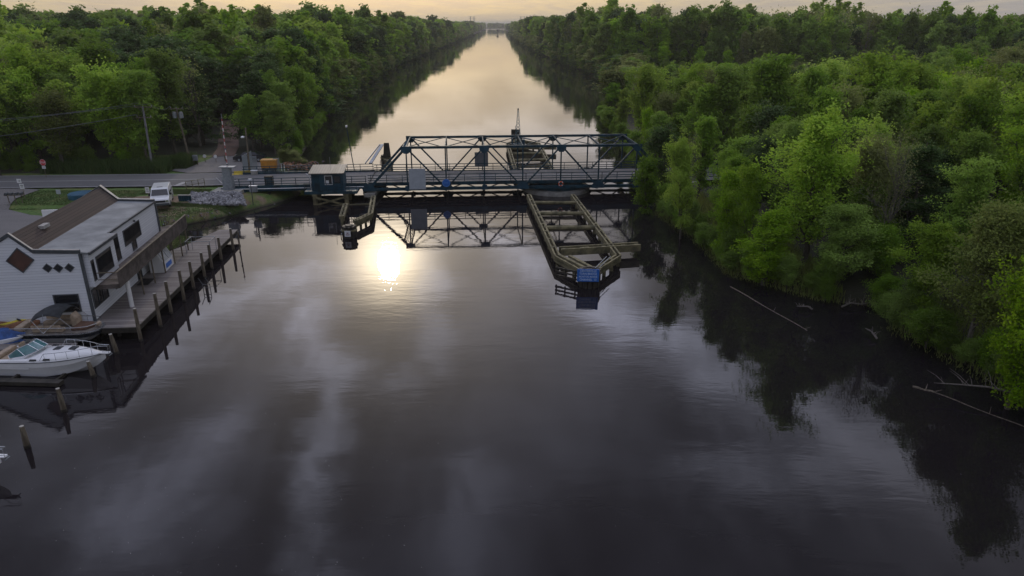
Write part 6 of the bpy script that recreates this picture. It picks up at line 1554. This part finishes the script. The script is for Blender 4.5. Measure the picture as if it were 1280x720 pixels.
# reeds and grass: blades
def blades(name, regions, n, hmin, hmax, wdt, m, label, cat, seed=1):
    rg = np.random.default_rng(seed); P = []
    while len(P) < n:
        x0, x1, y0, y1 = regions[rg.integers(len(regions))]; x = rg.uniform(x0, x1); y = rg.uniform(y0, y1)
        if land_d(x, y) < -.6 or land_d(x, y) > 90: continue
        P.append((x, y, gz(x, y)))
    P = np.array(P); a = rg.uniform(0, 6.28, n); h_ = rg.uniform(hmin, hmax, n); ln = rg.normal(0, .18, (n, 2))*h_[:, None]
    dx = np.stack([np.cos(a), np.sin(a), a*0], 1)*wdt
    tipv = P+np.stack([ln[:, 0], ln[:, 1], h_], 1); midv = P+np.stack([ln[:, 0]*.3, ln[:, 1]*.3, h_*.55], 1)
    V = np.stack([P-dx, P+dx, midv+dx*.8, tipv, midv-dx*.8], 1).reshape(-1, 3); Fq = np.arange(n*5).reshape(-1, 5)
    tr = rg.random(n); tint = np.repeat(np.stack([tr, rg.random(n), tr*0, tr*0+1], 1), 5, 0)
    o = bpy.data.objects.new(name, np_mesh(name, V, Fq, [m], tint=tint)); COL.objects.link(o); tag(o, label, cat, None, 'stuff')
blades('reeds', [(-66, -48.5, 96.6, 99.6), (-58, -50, 97, 102), (-49.5, -47, 100, 104)], 16000, .9, 2.1, .035, M['reed'], 'band of tall dark green reeds behind the road', 'reeds', 2)
blades('bank_grass', [(-47, -29, 74, 80), (-47, -30, 80, 81.2), (-36.5, -32.2, 60, 70)], 26000, .04, .14, .03, M['reed'], 'short rough grass on the left bank lawns', 'grass', 3)
blades('marsh_grass', [(16, 24, 66, 86), (19, 27, 52, 66), (26, 36, 30, 52)], 14000, .3, 1.0, .03, M['leaf_olive'], 'tan green grass fringing the water under the right bank trees', 'grass', 4)
blades('verge_grass', [(-60, -46, 79, 86.4), (-46, -38, 84.5, 87)], 22000, .05, .14, .03, M['reed'], 'mown grass verge between the road and the boathouse', 'grass', 6)

# driftwood and fallen branches at the right bank
def dead(p, L, rz, label, seed):
    rg = random.Random(seed); e = empty('driftwood', p, label, 'driftwood', rz); b = MB()
    b.tube([(0, 0, .1), (L*.3, .1, .35), (L*.65, -.1, .25), (L, .1, .3)], [.08, .06, .04, .015], 7); b.build('trunk', M['palebark'], e); b = MB()
    for k in range(14):
        t_ = rg.uniform(.1, .95); o = Vector((L*t_, 0, .28)); d = Vector((rg.uniform(-.3, .8), rg.uniform(-1, 1), rg.uniform(0, .8)))*rg.uniform(.5, 1.3)*L*.3; b.tube([o, o+d*.5+Vector((0, 0, .08)), o+d], [.02, .014, .005], 5)
    b.build('branches', M['palebark'], e); return e
dead(gp(1052, 385, .1), 2.6, R(10), 'pale driftwood branch lying in the notch of the right bank', 3)
dead(gp(1015, 388, .1), 1.2, R(170), 'stubby grey stump of roots at the water edge', 5)
dead(gp(1262, 492, .6), 4.2, R(168), 'bare grey fallen branch reaching over the water at the right', 9)
dead(gp(1096, 425, .1), 1.4, R(95), 'short pale snag standing in the water right of the notch', 11)

# specks of pollen and leaves drifting on the water
rg = np.random.default_rng(21); V = []; n = 0
for _ in range(190):
    px = rg.uniform(0, 520) if rg.random() < .75 else rg.uniform(0, 1270); py = rg.uniform(480, 730)
    q = gp(px, py, .004)
    if land_d(q.x, q.y) > -1.5: continue
    a = rg.uniform(0, 6.28); s_ = rg.uniform(.006, .02); 
    for k in range(4): V.append((q.x+math.cos(a+k*1.57)*s_*(1 if k % 2 else .5), q.y+math.sin(a+k*1.57)*s_*(1 if k % 2 else .5), .006))
    n += 1
o = bpy.data.objects.new('floating_specks', np_mesh('floating_specks', V, np.arange(n*4).reshape(-1, 4), [M['white_paint']])); COL.objects.link(o); tag(o, 'tiny pale specks drifting on the dark water', 'floating debris', None, 'stuff')
for (px, py, h_, lab) in ((356, 203, 1.5, 'left clump of dry tan brush beside the generator yard'), (366, 203, 1.9, 'middle clump of dry tan brush beside the generator yard'), (377, 201, 1.4, 'right clump of dry tan brush at the canal corner')):
    q = gp(px, py, 1.4); tree('olive', 0, 'mid', q.x, q.y, h_*1.6, lab, None, 1.5)

for i, (px, py, h_, w_) in enumerate(((1030, 362, 3.0, 1.0), (1058, 352, 3.6, 1.1), (1082, 348, 4.2, 1.0), (1100, 360, 3.2, 1.0), (1112, 385, 2.8, .9), (1070, 335, 5.0, 1.0))):
    q = gp(px, py, .5); tree('shrub', i % 2, 'hi', q.x, q.y, h_, 'leafy shrub filling the driftwood notch on the right bank', 'shrubs in the driftwood notch', w_)

# ------------------------------------------------------------------ haze: thin even air round everything
HZ = bpy.data.materials.new('thin_air'); HZ.use_nodes = True; t = N(HZ.node_tree); t.n.clear()
pv_ = t.add('ShaderNodeVolumePrincipled', {'Color': (.88, .87, .80, 1), 'Density': .00016, 'Anisotropy': .3}); o = t.add('ShaderNodeOutputMaterial'); t.l.new(pv_.outputs[0], o.inputs['Volume'])
b = MB(); b.box(-30500, 30500, -400, 50500, -5, 60); hz = b.build('haze', HZ); tag(hz, 'thin pale haze over the canal and the woods', 'haze', None, 'stuff')
